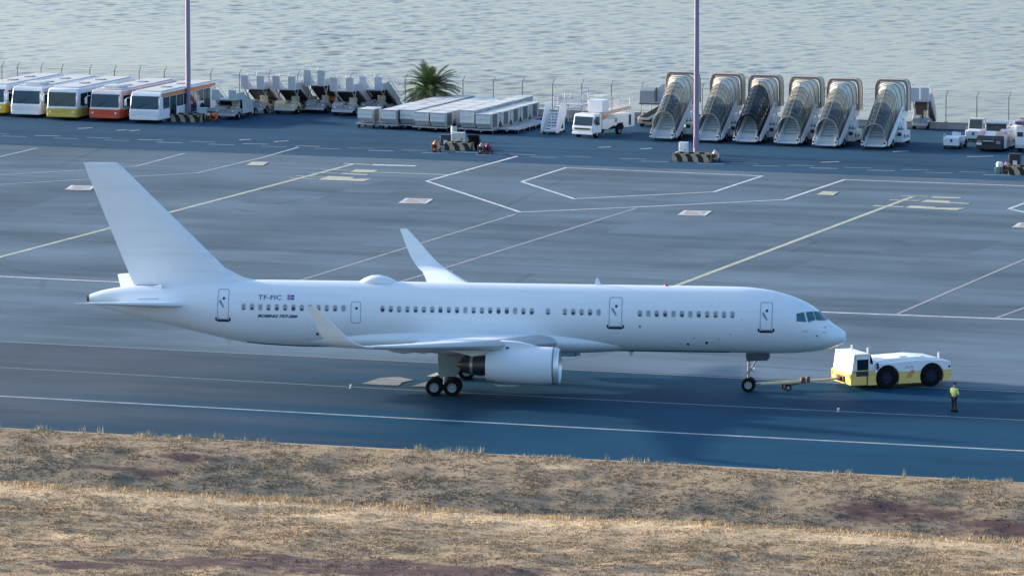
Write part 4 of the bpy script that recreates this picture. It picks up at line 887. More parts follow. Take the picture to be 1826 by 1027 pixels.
cabinet(793, 263, .9, 1.05, mat('dark_blue_cabinet', (.03, .045, .075), .5), 'dark blue cabinet beside the cream cabinet at the middle barrier', frame=True)
cabinet(1217.5, 281, .72, 1.25, WHITE, 'white rounded cabinet left of the right mast')
cabinet(1207, 283, .25, .5, WHITE, 'very small white box left of the white cabinet by the right mast')
cabinet(1808, 303, .95, 1.3, mat('black_cabinet', (.02, .02, .03), .5), 'black cabinet with a pale plate at the right edge barrier', frame=True)
def extinguisher(px, py, m, label, h=1.0, m2=None):
    q = G(px, py); e = thing('fire_extinguisher_trolley', label, 'extinguisher', (q.x, q.y, 0), PARK, 'wheeled fire extinguishers by the barriers')
    MB().lathe([(.18, .001), (.2, .2), (.3, .24), (h*.72, .24), (h*.86, .15), (h*.9, .07), (h*.98, .07), (h*.98, .001)], (-.1, 0, 0), 'z', 14).build('cylinder', m, e)
    MB().path([(-.38, -.2, .15), (-.42, -.2, h), (-.42, .2, h), (-.38, .2, .15), (-.38, -.2, .15)], .025).build('trolley_frame', DARK, e)
    MB().lathe([(-.03, .08), (0, .16), (.05, .16), (.08, .08)], (.15, 0, h*.5), 'x', 12).build('hose_coil', BLACK, e)
    MB().box(.08, .2, -.18, .18, .0, .22).build('foot', DARK, e)
    for s in (-1, 1): MB().box(-.35, .1, s*.272-.028, s*.272+.028, .3, .75).build('side_box', m2 or m, e)
    for y in (-.33, .33): wheel(e, (-.4, y, .17), .17, .07)
for x, y, m, l, h, m2 in ((381, 218, ORANGE, 'orange fire extinguisher trolley at the end of the left barrier', .9, None), (776, 272, ORANGE, 'orange fire extinguisher trolley left of the dark cabinet', 1.1, PINKB), (858, 275, mat('dusty_pink_paint', (.34, .24, .25), .6), 'dusty pink extinguisher trolley right of the middle barrier', 1.0, None),
                       (869, 276, MAROON, 'maroon covered extinguisher trolley right of the pink one', 1.0, None), (1274.5, 289, PINKB, 'cream and pink extinguisher trolley right of the right mast', 1.05, BEIGE), (1794, 309, PINKB, 'pink extinguisher trolley left of the black cabinet', .95, ORANGE), (372, 217, BEIGE, 'cream extinguisher trolley beside the pale blue cabinet', .8, None)):
    extinguisher(x, y, m, l, h, m2)
q = G(809.5, 252); st = thing('mast_stump', 'short grey mast stump with a dark cap behind the cream cabinet', 'post', (q.x, q.y, 0), PARK)
MB().tube((0, 0, 0), (0, 0, 1.35), .27, n=16).build('pole', WARMC, st); MB().lathe([(1.35, .22), (1.5, .2), (1.65, .06), (1.66, .001)], (0, 0, 0), 'z', 14).build('cap', BLACK, st)
q = G(846, 268); bb = thing('black_hose_reel', 'black hose reel box behind the middle barrier end', 'hose box', (q.x, q.y, 0), PARK)
MB().prism([(-.4, .0), (-.4, 1.25), (.2, 1.35), (.2, 1.1), (-.1, 1.0), (-.1, 0)], 'y', -.6, .35).build('reel_box', BLACK, bb, .03); MB().box(-.35, -.15, .36, .5, 0, .9).build('stand', DARK, bb)
q = G(1780, 309); bn = thing('green_bollard', 'small pale green topped box beside the pink extinguisher', 'box', (q.x, q.y, 0), PARK)
MB().box(-.3, .3, -.22, .22, 0, .55).build('box_body', mat('green_box', (.10, .26, .22), .6), bn, .03); MB().lathe([(0, .28), (.25, .3), (.4, .2), (.42, .001)], (0, .1, .56), 'z', 12).build('lid', WHITE, bn)
barrier(1830, 311, 2.6, 'black and cream striped barrier cut by the right picture edge')

def palm(px, py, label):
    q = G(px, py); p = thing('palm_tree', label, 'palm tree', (q.x, q.y, 0)); rr = random.Random(8)
    TR = mat('palm_trunk', (.10, .07, .05), .9, var=.3, scale=6, bump=.6)
    prof = [(0, .5), (.3, .42)]+[(.3+.16*i, .36+(.05 if i % 2 else 0)+.1*max(0, i-6)/5) for i in range(1, 12)]+[(2.2, .3), (2.3, .001)]
    MB().lathe(prof, (0, 0, 0), 'z', 14).build('trunk', TR, p)
    GR = [mat('palm_green', (.085, .13, .045), .55, var=.3), mat('palm_green_bright', (.15, .18, .06), .55, var=.3), mat('palm_dry', (.13, .10, .06), .7, var=.3)]
    def frond(L_, rise, droop, m):
        mb = MB(); n = 32; pts = []; ang = rise; x, z = .15, 0
        for i in range(n+1):
            pts.append(Vector((x, 0, z))); x += L_/n*math.cos(ang); z += L_/n*math.sin(ang); ang -= droop/n*(.5+1.1*i/n)
        for a, b in zip(pts[:-1], pts[1:]): mb.tube(a, b, .022, .02, 3, False)
        for i in range(3, n+1):
            t = i/n; ll = .70*math.sin(math.pi*(t*.86+.1))**.6*rr.uniform(.85, 1.1)
            for s in (-1, 1):
                o = pts[i]; d = (pts[min(i, n)]-pts[i-1]).normalized(); tip = o+d*ll*.55+Vector((0, s*ll*.75, 0))+Vector((0, 0, .12-ll*.35)); w = d*.042
                mb.add([o-w, o+w, tip+w*.3, tip-w*.3], [(0, 1, 2, 3)])
        return mb.mesh('frond', m)
    kinds = [frond(3.1, R(r), R(dp), GR[g]) for r, dp, g in ((84, 60, 1), (68, 72, 0), (52, 76, 0), (38, 74, 1), (24, 70, 0), (9, 58, 0), (-8, 42, 2))]
    for k in range(84):
        ring = min(6, int(k/84*7.0)); f = inst('frond', kinds[ring], p, (0, 0, 2.15), (rr.uniform(-.2, .2), rr.uniform(-.1, .1), k*2.3999+rr.uniform(-.2, .2))); s = rr.uniform(.82, 1.06); f.scale = (s, s, s)
    return p
palm(768, 203, 'bushy young palm tree behind the baggage containers at the fence')
# ------------------------------------------------------------------ parked buses (front at local x=0, body to -x, local +y is picture right)
def bus(px, py, label, body, skirt, glass_m=None, side=None, L_=13.8, flat=False, h=2.85, dy=0, lowband=1.15, ac=(-2.6,)):
    q = G(px, py, .3); b = thing('apron_bus', label, 'bus', (q.x, q.y, 0), PARK, 'apron buses parked in a row'); gm = glass_m or PGLASS; W = 1.5
    sl_ = .12 if flat else .30
    prof = [(0, .32), (.03, lowband), (-.05-sl_*.3, lowband+.25), (-.1-sl_, h-.42), (-.35-sl_, h-.06), (-.8, h), (-L_+.3, h), (-L_, h-.2), (-L_, .32)]
    MB().prism(prof, 'y', -W, W).build('body', body, b, .1)
    MB().box(-L_+.5, -1.1, -W+.22, W-.22, h+.003, h+.09).build('roof', mat('bus_roof_grey', (.52, .51, .48), .5, var=.08, scale=.6), b, .04)
    if skirt is not body:
        MB().prism([(.02, .30), (.055, lowband), (-.9, lowband), (-.9, .30)], 'y', -W-.012, W+.012).build('front_skirt', skirt, b, .05)
        for s in (-1, 1): MB().box(-L_+.1, -.9, s*(W+.006)-.012, s*(W+.006)+.012, .32, lowband-.1).build('side_skirt', skirt, b)
    MB().box(.03, .09, -W+.1, W-.1, .34, .62).build('bumper', skirt, b, .02)
    a0, a1 = (-.02-sl_*.3, lowband+.16), (-.08-sl_, h-.36)
    MB().prism([(a0[0]+.045, a0[1]), (a1[0]+.06, a1[1]), (a1[0]-.05, a1[1]), (a0[0]-.05, a0[1])], 'y', -W+.12, W-.12).build('windscreen', gm, b, .02)
    MB().tube((a0[0]+.07, -.8, a0[1]+.03), (a0[0]-.02, .1, a0[1]+.5), .018, n=5).build('wiper', BLACK, b)
    for s in (-1, 1):
        MB().lathe([(0, .11), (.04, .1), (.05, .001)], (.045, s*1.15, .8), 'x', 12).build('headlight', LAMP, b)
        x = -.95; k = 0
        while x > -L_+1.6:
            dr = k in (1, 4, 6); z0 = .45 if dr else lowband+.15
            o = MB().box(x-1.5, x, s*W-.02 if s > 0 else s*W-.014, s*W+.014 if s > 0 else s*W+.02, z0, h-.5).build('door' if dr else 'side_window', gm, b)
            if dr: MB().box(x-.77, x-.73, s*(W+.016)-.012, s*(W+.016)+.012, z0, h-.5).build('door_seal', BLACK, o)
            x -= 1.62; k += 1
        MB().box(-L_+.4, -.6, s*(W+.004)-.014, s*(W+.004)+.014, h-.46, h-.12).build('side_band', side or body, b)
        MB().path([(-.1, s*1.45, h-.5), (.28, s*1.62, h-.55), (.3, s*1.68, h-.75)], .03).build('mirror_arm', body, b)
        MB().box(.22, .34, s*1.70-.1, s*1.70+.1, h-1.25, h-.68).build('mirror', body, b, .04)
        for x in (-3.1, -10.2):
            wheel(b, (x, s*1.32, .5), .5, .34); MB().prism(arc(x, .5, .62, 0, 180, 10), 'y', s*(W+.002)-.016, s*(W+.002)+.016).build('wheel_arch', BLACK, b)
    for x in (-5.2, -9.0): MB().box(x-.45, x+.45, -.4, .4, h+.095, h+.17).build('roof_hatch', mat('hatch_grey', (.36, .35, .37), .6), b, .02)
    for x in ac: MB().prism([(x-1.1, h+.09), (x-1.0, h+.34), (x+.8, h+.34), (x+1.0, h+.09)], 'y', -.8, .8).build('ac_unit', OFFWHITE, b, .04)
    MB().box(-.42-sl_, -.38-sl_+.05, -.6, .6, h-.3, h-.12).build('destination_sign', DARK, b)
    return b
BUSY = mat('bus_yellow', (.70, .47, .05), .4, var=.1); BUSW = mat('bus_white', (.70, .74, .78), .4, var=.06); BUSR = mat('bus_red', (.60, .085, .035), .4, var=.1); BUSL = mat('bus_lilac', (.42, .40, .52), .45, var=.08)
bus(-18, 201.5, 'yellow fronted apron bus cut off by the left picture edge', BUSW, BUSY, ac=())
bus(45.5, 205, 'white apron bus with a large black windscreen beside the cut off yellow bus', BUSW, BUSW, side=BUSL)
bus(110, 209.5, 'white apron bus with a mustard yellow lower front', BUSW, mat('bus_mustard', (.62, .45, .09), .45, var=.12), flat=True, h=2.95, ac=())
bus(186, 211.5, 'apron bus with an orange red lower front', mat('bus_pale', (.66, .62, .62), .45, var=.08), BUSR, side=mat('bus_mauve', (.45, .34, .36), .5))
bus(257, 215, 'white fronted apron bus with orange rear side next to the lighting mast', BUSW, BUSW, side=mat('bus_orange_band', (.66, .20, .06), .45), ac=())

# ------------------------------------------------------------------ covered boarding stairs (steps toward the apron)
TREAD = MB().box(-.36, .03, -.78, .78, -.045, .0).box(-.36, -.33, -.78, .78, .0, .115).mesh('step', mat('pale_step_metal', (.64, .70, .74), .45, .1))
def archpts(x, z0, z1, hw, sq, n=14):                  # section of the canopy: from the floor edge over the top; sq -> squarer
    P = []
    for i in range(n+1):
        t = math.pi*i/n; c, s = math.cos(t), math.sin(t); e = 2/(2+sq*2)
        P.append(Vector((x, -hw*math.copysign(abs(c)**e, c), z0+(z1-z0)*abs(s)**e)))
    return P
def covered_stairs(px, py, label, dark=False, ext=False):
    q = G(px, py, .3); t = thing('covered_boarding_stairs', label, 'boarding stairs', (q.x, q.y, 0), PARK, 'covered boarding stairs in a row')
    N = 13; run, rise = 4.5/N, 2.6/N
    for k in range(N): inst('step', TREAD, t, (-k*run, 0, .3+k*rise))
    MB().prism([(-.3, .22), (-4.6, 2.72), (-4.6, 2.6), (-.3, .1)], 'y', -.8, .8).build('flight_soffit', DARK, t)  # dark backing, coloured to give the shadow lines between the steps
    for s in (-1, 1):
        y = s*.86
        MB().prism([(.08, .24), (.08, .5), (-.2, .9), (-4.5, 3.45), (-4.5, 2.35), (-.75, .24)], 'y', y-.035, y+.035).build('stringer', WHITE, t)
        y2 = s*1.22
        MB().prism([(-.15, .30), (-.3, .8), (-4.4, 3.35), (-4.4, 2.5), (-1.0, .45)], 'y', y2-.04, y2+.04).build('side_panel', BUSW, t)
        MB().prism([(-4.403, 2.35), (-4.403, 3.42), (-6.3, 3.46), (-6.3, 2.42)], 'y', y2-.045, y2+.045).build('platform_panel', BUSW, t)
        MB().lathe([(-.01, .1), (.012, .1), (.013, .001)], (-4.75, y2+s*.045, 3.05), 'y', 10).build('panel_port', DARK, t)
        MB().path([(.0, y, .5), (.0, y, 1.25), (-.6, y, 1.7)], .03).build('handrail', STEEL, t)
        MB().box(-.1, .3, s*1.02-.12, s*1.02+.12, .35, .72).build('front_post', WHITE, t, .03); MB().box(.302, .33, s*1.02-.1, s*1.02+.1, .52, .68).build('head_lamp', DARK, t)
    MB().box(-6.4, -4.42, -1.17, 1.17, 2.75, 2.9).build('platform', MIDGREY, t)
    # canopy: bays of smoked panels between pale ribs, climbing with the steps
    gm = CANOPYD if dark else CANOPY; xs = [-.35-.46*i for i in range(9)]
    if ext: xs = [.1]+xs
    S = lambda x: (max(.5, .55+(-x-.2)*.58), 2.55+(-x-.35)*.745, 1.06)
    rib = DARK if dark else mat('pale_rib', (.22, .23, .22), .5)
    for a, c in zip(xs[:-1], xs[1:]):
        z0, z1, hw = S(a); z2, z3, _ = S(c); up_ = a < -2.9
        A, B = archpts(a, z0, z1, hw, .25), archpts(c, z2, z3, hw, .25)
        MB().loft([A, B], closed=False).build('canopy_panel', (CREAM if not dark else BEIGE) if c < -3.6 else CANOPYB if (c < -2.2 and not dark) else gm, t)
    for k, x in enumerate(xs):
        z0, z1, hw = S(x); P = archpts(x, z0-.05, z1+.025, hw+.02, .25); r = .065 if k == 0 else .02
        MB().path(P, r, 5).build('canopy_rib', (BLACK if dark and k < 2 else rib), t)
    for i in (3, 7, 11):
        a, b_ = xs[0], xs[-1]; pa, pb = archpts(a, S(a)[0], S(a)[1]+.02, S(a)[2]+.015, .25)[i], archpts(b_, S(b_)[0], S(b_)[1]+.02, S(b_)[2]+.015, .25)[i]
        MB().tube(pa, pb, .022, n=5).build('canopy_purlin', rib, t)
    # flaring bellows up to the squared hood at the aircraft end
    sec_ = [(-4.03, 2.9, S(-4.03)[1], 1.06, .25), (-4.6, 2.95, 5.36, 1.16, .6), (-5.3, 2.95, 5.46, 1.28, 1.4)]
    for a, c in zip(sec_[:-1], sec_[1:]):
        MB().loft([archpts(*a), archpts(*c)], closed=False).build('bellows', CREAM, t)
        MB().path(archpts(c[0], c[1], c[2]+.02, c[3]+.02, c[4]), .045, 5).build('bellows_rib', TAUPE, t)
    a, c = archpts(-5.4, 2.95, 5.66, 1.45, 3.0, 20), archpts(-6.4, 2.95, 5.70, 1.47, 3.0, 20); a2 = archpts(-5.4, 2.95, 5.52, 1.35, 3.0, 20)
    MB().loft([a, c], closed=False).build('hood', BEIGE, t); MB().loft([a, a2], closed=False).build('hood_rim', TAUPE, t)
    for x in (-5.38, -6.4): MB().path(archpts(x, 2.95, 5.68, 1.47, 3.0, 20), .05, 6).build('hood_frame', TAUPE, t)
    # drive unit
    MB().prism([(-.5, .36), (-.9, .95), (-2.2, 1.05), (-7.6, 1.0), (-7.6, .42)], 'y', -1.12, 1.12).build('chassis', OFFWHITE, t, .04)
    MB().prism([(-3.0, .4), (-3.0, 1.45), (-5.4, 1.3), (-5.4, .4)], 'y', 1.123, 1.75).build('engine_housing', BUSW, t, .05)
    MB().box(-3.6, -3.25, 1.752, 1.77, .75, 1.1).build('louvre', DARK, t); MB().box(-4.9, -3.9, 1.753, 1.768, .72, .95).build('side_logo', mat('teal_logo', (.10, .25, .32), .5, var=.5, scale=9), t); MB().box(-2.997, -2.96, 1.25, 1.62, .95, 1.25).build('dashboard', DARK, t)
    MB().prism([(-3.5, 1.46), (-3.7, 2.15), (-4.3, 2.25), (-4.5, 1.4)], 'y', 1.2, 1.72).build('driver_seat_hood', WHITE, t, .05)
    MB().box(-3.5, -3.46, 1.12, 1.74, 1.5, 1.55).tube((-3.4, 1.45, 1.3), (-3.6, 1.45, 1.75), .03).build('steering_wheel', BLACK, t)
    for x in (-1.6, -6.6):
        for y in (-.98, 1.0): wheel(t, (x, y+.16*(1 if y > 0 else -1), .4), .4, .26)
    for y in (-1.0, 1.0): MB().tube((-5.9, y, 1.0), (-5.9, y, 2.75), .07).tube((-4.6, y, 1.0), (-5.9, y, 2.4), .05).build('lift_strut', STEEL, t)
    MB().box(-7.9, -7.6, -.9, .9, .45, .7).build('rear_bumper', WHITE, t)
    return t
CS = [(1181.5, 246, 'covered boarding stairs leftmost of the row, partly behind the lighting mast', 0, 0), (1261.7, 249.3, 'covered boarding stairs just right of the lighting mast with clear canopy', 0, 0), (1330.5, 252, 'covered boarding stairs with a black tinted canopy', 1, 0),
      (1404, 255.2, 'covered boarding stairs just right of the black canopied ones', 0, 0), (1472, 259.2, 'covered boarding stairs second from the right end of the row', 0, 0), (1559, 260.8, 'covered boarding stairs at the right end with an extra front canopy bay', 0, 1)]
for x, y, l, d, e in CS: covered_stairs(x, y, l, d, e)

# ------------------------------------------------------------------ open stair trucks (platform toward the apron, flight falling away)
STREAD = MB().box(-.3, 0, -.7, .7, -.04, 0).mesh('step', mat('stair_tread_metal', (.34, .35, .36), .6, .2))
def stair_truck(px, py, label, h=2.4, w=1.2, pan=BUSW, und=None, low=False, rz=0, cabm=None, ph=1.15):
    q = G(px, py, 0); t = thing('stair_truck', label, 'stair truck', (q.x, q.y, 0), PARK+rz, 'open stair trucks'); Lp = 1.5; run = (h-.35)/.62
    MB().box(-Lp, .1, -w, w, h-.12, h).build('platform', GREYP, t)
    for s in (-1, 1):
        MB().box(.05, .1, s*w-(.72 if s > 0 else 0), s*w+(.72 if s < 0 else 0), h, h+ph).build('front_panel', pan, t)
        MB().path([(.07, s*w, h), (.07, s*w, h+ph+.32), (.07, s*(w-.35), h+ph+.34), (.07, s*(w-.7), h+ph+.32), (.07, s*(w-.7), h)], .028, 5).build('panel_rail', WHITE, t)
        MB().box(-Lp, .04, s*w-.02, s*w+.02, h, h+.55).build('side_panel', pan, t)
        MB().path([(0, s*w, h+1.1), (-Lp, s*w, h+1.1), (-Lp-run, s*w, 1.45)], .03, 5).path([(-Lp, s*w, h+.5), (-Lp, s*w, h+1.1)], .025, 5).build('handrail', WHITE, t)
        MB().prism([(-Lp-.003, h-.1), (-Lp-.003, h+.72), (-Lp-run, 1.1), (-Lp-run-.15, .3), (-Lp-run+.2, .3)], 'y', s*.78-.025 if abs(w) < .8 else s*w-.025, s*w+.025).build('stringer', pan, t)
        MB().tube((-.25, s*w*.8, h-.12), (-1.9, s*w*.75, .7), .06).tube((-1.3, s*w*.8, h-.12), (-.4, s*w*.75, .7), .05).build('scissor_leg', GALV, t)
        for x in (-.9, -5.0): wheel(t, (x, s*(w-.18), .38), .38, .26)
        if low: MB().prism([(-Lp, h-.13), (-Lp-run+.35, .5), (-Lp, .5)], 'y', s*w-.015, s*w+.012).build('skirt_panel', GREYP, t)
    n = 11
    for k in range(n): inst('step', STREAD, t, (-Lp-run*k/n, 0, h-(h-.35)*(k+.5)/n), scale=(1, w/.72, 1))
    MB().prism([(-Lp, h-.15), (-Lp-run, .28), (-Lp-run+.25, .25), (-Lp, h-.4)], 'y', -w+.04, w-.04).build('flight_soffit', DARK, t)  # dark colour stands for the black shadow under the flight
    cm = cabm or mat('dull_machine_grey', (.30, .31, .32), .55, var=.25)
    MB().box(-5.8, -.2, -w+.25, w-.25, .42, .72).build('chassis', cm, t, .03)
    MB().prism([(-.1, .5), (-.15, 1.05), (-.5, 1.25), (-1.5, 1.25), (-1.5, .5)], 'y', -w+.08, -.0).build('engine_cover', cm, t, .05)
    MB().prism([(-.18, .5), (-.2, 1.0), (-1.6, 1.0), (-1.6, .5)], 'y', .02, w-.08).build('driver_footwell', cm, t, .04)
    MB().box(-1.35, -.9, .2, w-.2, 1.0, 1.2).box(-1.45, -1.3, .2, w-.2, 1.2, 1.65).build('seat', mat('cream_seat', (.55, .50, .36), .7), t, .03)
    MB().box(.0, .06, -w+.1, w-.1, .38, .6).build('bumper', GREYP, t, .02)
    for s in (-1, 1): MB().lathe([(0, .09), (.03, .08), (.04, .001)], (-.09 if s < 0 else -.17, s*.75, .82), 'x', 10).build('headlight', LAMP, t)
    return t
LIL = mat('pale_lilac_panel', (.42, .42, .47), .5, var=.08); TEAL = mat('pale_teal_panel', (.36, .43, .45), .5, var=.08)
stair_truck(400, 214.5, 'low grey green stair truck with a solid triangular side beside the left cabinet', 1.95, 1.2, TEAL, low=True, ph=.85)
stair_truck(451, 204, 'open stair truck just left of the one with cream machinery', 2.45, 1.15, LIL)
stair_truck(507, 205, 'open stair truck with cream machinery under its platform', 2.45, 1.15, LIL, cabm=mat('cream_machine_paint', (.52, .46, .30), .6))
stair_truck(561, 203.5, 'tallest open stair truck with raised blue grey panels', 2.75, 1.05, TEAL, ph=1.35)
stair_truck(610, 208, 'open stair truck right of the tallest one', 2.45, 1.15, LIL)
stair_truck(661, 204, 'open stair truck nearest the baggage containers', 2.35, 1.15, mat('pale_blue_panel', (.44, .48, .56), .5, var=.08))
stair_truck(1640, 232.5, 'open white stair truck half hidden behind the last covered stairs', 2.7, .8, OFFWHITE, rz=R(8))

def power_unit(px, py, label, m):
    q = G(px, py); t = thing('ground_power_unit', label, 'generator', (q.x, q.y, 0), PARK+R(random.Random(px).uniform(-14, 14)), 'towed power units among the stair trucks')
    MB().prism([(0, .4), (.02, 1.2), (-.2, 1.4), (-2.2, 1.4), (-2.3, .4)], 'y', -.6, .6).build('housing', m, t, .05); MB().box(.022, .05, -.42, .42, .6, 1.05).build('grille', DARK, t)
    MB().box(-1.9, -.5, .602, .62, .6, 1.15).build('side_door', MIDGREY, t); MB().tube((-.9, .1, 1.4), (-.9, .1, 1.75), .05).build('exhaust_stack', BLACK, t)
    MB().path([(.0, 0, .4), (.9, 0, .3), (1.0, 0, .75)], .03).build('draw_bar', DARK, t); MB().box(-2.2, -.1, -.5, .5, .28, .4).build('chassis', DARK, t)
    for x in (-.4, -1.9):
        for y in (-.5, .5): wheel(t, (x, y, .24), .24, .14)
power_unit(478, 199, 'cream towed power unit between the first two tall stair trucks', mat('cream_machine_paint', (.52, .46, .30), .6))
power_unit(535, 199.5, 'dark grey towed power unit left of the tallest stair truck', MIDGREY)
power_unit(586, 199, 'orange brown towed power unit right of the tallest stair truck', mat('rust_orange_paint', (.34, .15, .06), .6, var=.2))
power_unit(638, 201, 'grey blue towed power unit left of the last stair truck', mat('blue_grey_machine', (.16, .20, .26), .6, var=.2))
# ------------------------------------------------------------------ baggage containers on dollies
def container_meshes(h):
    pr = [(-.38, .0), (0, .46), (0, h), (-2.42, h), (-2.42, .46), (-2.04, .0)]
    body = MB().prism(pr, 'y', -.70, .70).mesh('container', CONTB)  # grey below the front panel: shade of the down-facing chamfer in the colour
    roof = MB().box(-2.45, .03, -.73, .73, h+.002, h+.05).mesh('roof', CONTR)
    cur = MB().box(-1.78, -.64, .702, .725, .1, h-.06).mesh('curtain', CURT)
    fr = MB().box(.003, .03, -.68, .68, .47, h-.08).mesh('front_panel', CONTW)
    lip = MB().box(.032, .05, -.6, .6, h*.62, h*.62+.05).mesh('latch_bar', GREYP)
    return body, roof, cur, fr, lip
CONTB = mat('container_shaded_body', (.36, .40, .42), .5, var=.15); CONTW = mat('container_white', (.62, .66, .67), .45, var=.12); CONTR = mat('container_roof', (.58, .58, .56), .5, var=.1, scale=.8); CURT = mat('container_curtain', (.07, .10, .12), .6, var=.3)
DOL = dict(frame=MB().box(-2.6, .1, -.85, .85, .38, .46).box(-2.62, .12, -.88, -.84, .36, .52).box(-2.62, .12, .84, .88, .36, .52).mesh('deck_frame', GALV), bar=MB().tube((.1, 0, .38), (.75, 0, .3), .035, n=5).mesh('draw_bar', GALV), roll=MB().tube((0, -.8, .47), (0, .8, .47), .035, n=6).mesh('roller', STEEL))
dolk = 0
ORD = ['first', 'second', 'third', 'fourth', 'fifth', 'sixth', 'seventh']
def dolly(p, label, empty=False):
    d = thing('baggage_dolly', label, 'dolly', p, PARK, 'baggage dollies'); inst('deck_frame', DOL['frame'], d); inst('draw_bar', DOL['bar'], d)
    if empty:
        for k in range(8): inst('roller', DOL['roll'], d, (-.15-k*.32, 0, 0))
    for x in (-.45, -2.05):
        for y in (-.72, .72): wheel(d, (x, y, .19), .19, .1)
    return d
HD = Vector((math.cos(PARK), math.sin(PARK), 0)); LF = Vector((-math.sin(PARK), math.cos(PARK), 0))
ROWS = [(651, 229.5, 1, 1.22, 'leftmost row'), (693, 231.5, 6, 1.25, 'row second from left'), (726, 231.5, 6, 1.25, 'row third from left'), (753, 235, 6, 1.22, 'middle row'), (781, 236.5, 6, 1.22, 'row third from right'), (832, 238.5, 6, 1.55, 'tall row second from right'), (862, 240.5, 5, 1.3, 'rightmost row with grey curtains')]
CM = {}
rc = random.Random(3)
for px, py, n, h, nm in ROWS:
    if h not in CM: CM[h] = container_meshes(h)
    q = G(px, py)
    for k in range(n):
        p = q-HD*(k*2.72)+LF*rc.uniform(-.06, .06)
        pos = 'front' if k == 0 else ORD[k]
        dolly(p, 'dolly under the %s container of the %s' % (pos, nm))
        c = thing('baggage_container', 'white container %s in the %s' % (pos, nm), 'container', (p.x, p.y, .505), PARK, 'white baggage containers on dollies')
        b, r, cu, f, l = CM[h]; inst('container_body', b, c); inst('roof', r, c); inst('front_panel', f, c); inst('latch_bar', l, c)
        if nm.startswith('right') or nm.startswith('left') or rc.random() < .45 or (k == 0 and h < 1.4): inst('curtain', cu, c)
for i, (px, py) in enumerate(((889, 238.5), (907, 239.5))):
    q = G(px, py)
    for k in range(3): dolly(q-HD*(k*3.1), 'empty roller dolly %s in the %s empty row' % (('front', 'middle', 'rear')[k], ('left', 'right')[i]), True)

# ------------------------------------------------------------------ small equipment and service vehicles
q = G(979, 240.5); t = thing('mobile_steps', 'small white mobile steps with tall side rails beside the baggage containers', 'steps', (q.x, q.y, 0), PARK)
for k in range(7): inst('step', TREAD, t, (-k*.3, 0, .35+k*.24), scale=(.9, .8, 1))
for s in (-1, 1):
    MB().prism([(.1, .15), (.1, .75), (-1.0, 2.6), (-1.3, 2.75), (-2.6, 2.75), (-2.6, 1.6), (-.6, .15)], 'y', s*.72-.03, s*.72+.03).build('side_panel', BUSW, t)
    MB().tube((-2.4, s*.6, .2), (-2.4, s*.6, 1.8), .05).build('leg', WHITE, t)
    for x in (-.4, -2.5): wheel(t, (x, s*.6, .18), .18, .1)
MB().box(-2.6, -.2, -.6, .6, .22, .32).build('base_frame', WHITE, t); MB().box(-2.7, -2.1, -.68, .68, 2.0, 2.06).build('top_platform', GREYP, t)
def dock(px, py, w, L_, hd, hr, label):
    q = G(px, py); d = thing('maintenance_dock', label, 'platform', (q.x, q.y, 0), PARK, 'steel maintenance platforms'); PW = mat('pale_tube', (.56, .56, .60), .5)
    for x in (0, -L_):
        for y in (-w/2, w/2): MB().tube((x, y, .1), (x, y, hr), .045, n=6).build('post', PW, d); 
    for z in (.5, hd*.6): MB().path([(0, -w/2, z), (0, w/2, z), (-L_, w/2, z), (-L_, -w/2, z), (0, -w/2, z)], .03, 5).build('brace', PW, d)
    for z in (hd+.5, hr): MB().path([(0, -w/2, z), (0, w/2, z), (-L_, w/2, z), (-L_, -w/2, z), (0, -w/2, z)], .035, 5).build('guard_rail', PW, d)
    MB().box(-L_, 0, -w/2, w/2, hd-.08, hd).build('deck', PW, d); MB().tube((0, w/2, .1), (-1.2-L_, w/2+.8, .1), .04).tube((0, w/2, hr), (.3, w/2+.5, .3), .04).build('ladder_rail', PW, d)
    for x in (-.15, -L_+.15):
        for y in (-w/2+.1, w/2-.1): wheel(d, (x, y, .12), .12, .06)
dock(997, 219, 1.0, 1.2, 1.5, 2.4, 'narrow steel maintenance platform left of the taller one'); dock(1023, 220, 1.7, 1.6, 1.7, 2.8, 'wide steel maintenance platform behind the white lift truck')

q = G(1039, 241, .3); t = thing('lift_truck', 'white service lorry with a raised lift bucket behind its cab', 'lorry', (q.x, q.y, 0), PARK-R(11))
MB().prism([(0, .42), (.04, 1.0), (-.06, 1.15), (-.3, 2.0), (-.45, 2.15), (-1.6, 2.15), (-1.6, .42)], 'y', -1.05, 1.05).build('cab', WHITE, t, .07)
MB().prism([(.0, 1.15), (-.21, 1.92), (-.3, 1.92), (-.1, 1.15)], 'y', -.9, .9).build('windscreen', PGLASS, t, .02); MB().box(-1.2, -.45, 1.052, 1.07, 1.15, 1.9).box(-1.2, -.45, -1.07, -1.052, 1.15, 1.9).build('door_glass', PGLASS, t)
MB().box(.042, .07, -.8, .8, .78, .92).build('grille', DARK, t); MB().box(0, .1, -1.05, 1.05, .35, .55).build('bumper', WHITE, t, .03)
for s in (-1, 1):
    MB().box(.045, .08, s*.85-.12, s*.85+.12, .6, .75).build('headlight', LAMP, t); MB().box(-.05, .05, s*1.28-.09, s*1.28+.09, 1.35, 1.75).tube((-.15, s*1.05, 1.6), (0, s*1.28, 1.6), .02).build('mirror', DARK, t)
    for x in (-.85, -4.9): wheel(t, (x, s*.9, .42), .42, .26)
    MB().prism(arc(-4.9, .45, .6, 0, 180, 10), 'y', s*1.07-.012, s*1.07+.012).build('wheel_arch', BLACK, t)
MB().box(-7.6, -1.65, -.5, .5, .5, .75).build('chassis', DARK, t)
MB().prism([(-1.7, .75), (-1.7, 1.55), (-2.8, 1.6), (-2.8, 1.45), (-4.0, 1.45), (-4.0, .95), (-2.6, .62)], 'y', -1.05, 1.05).build('equipment_body', WHITE, t, .03)
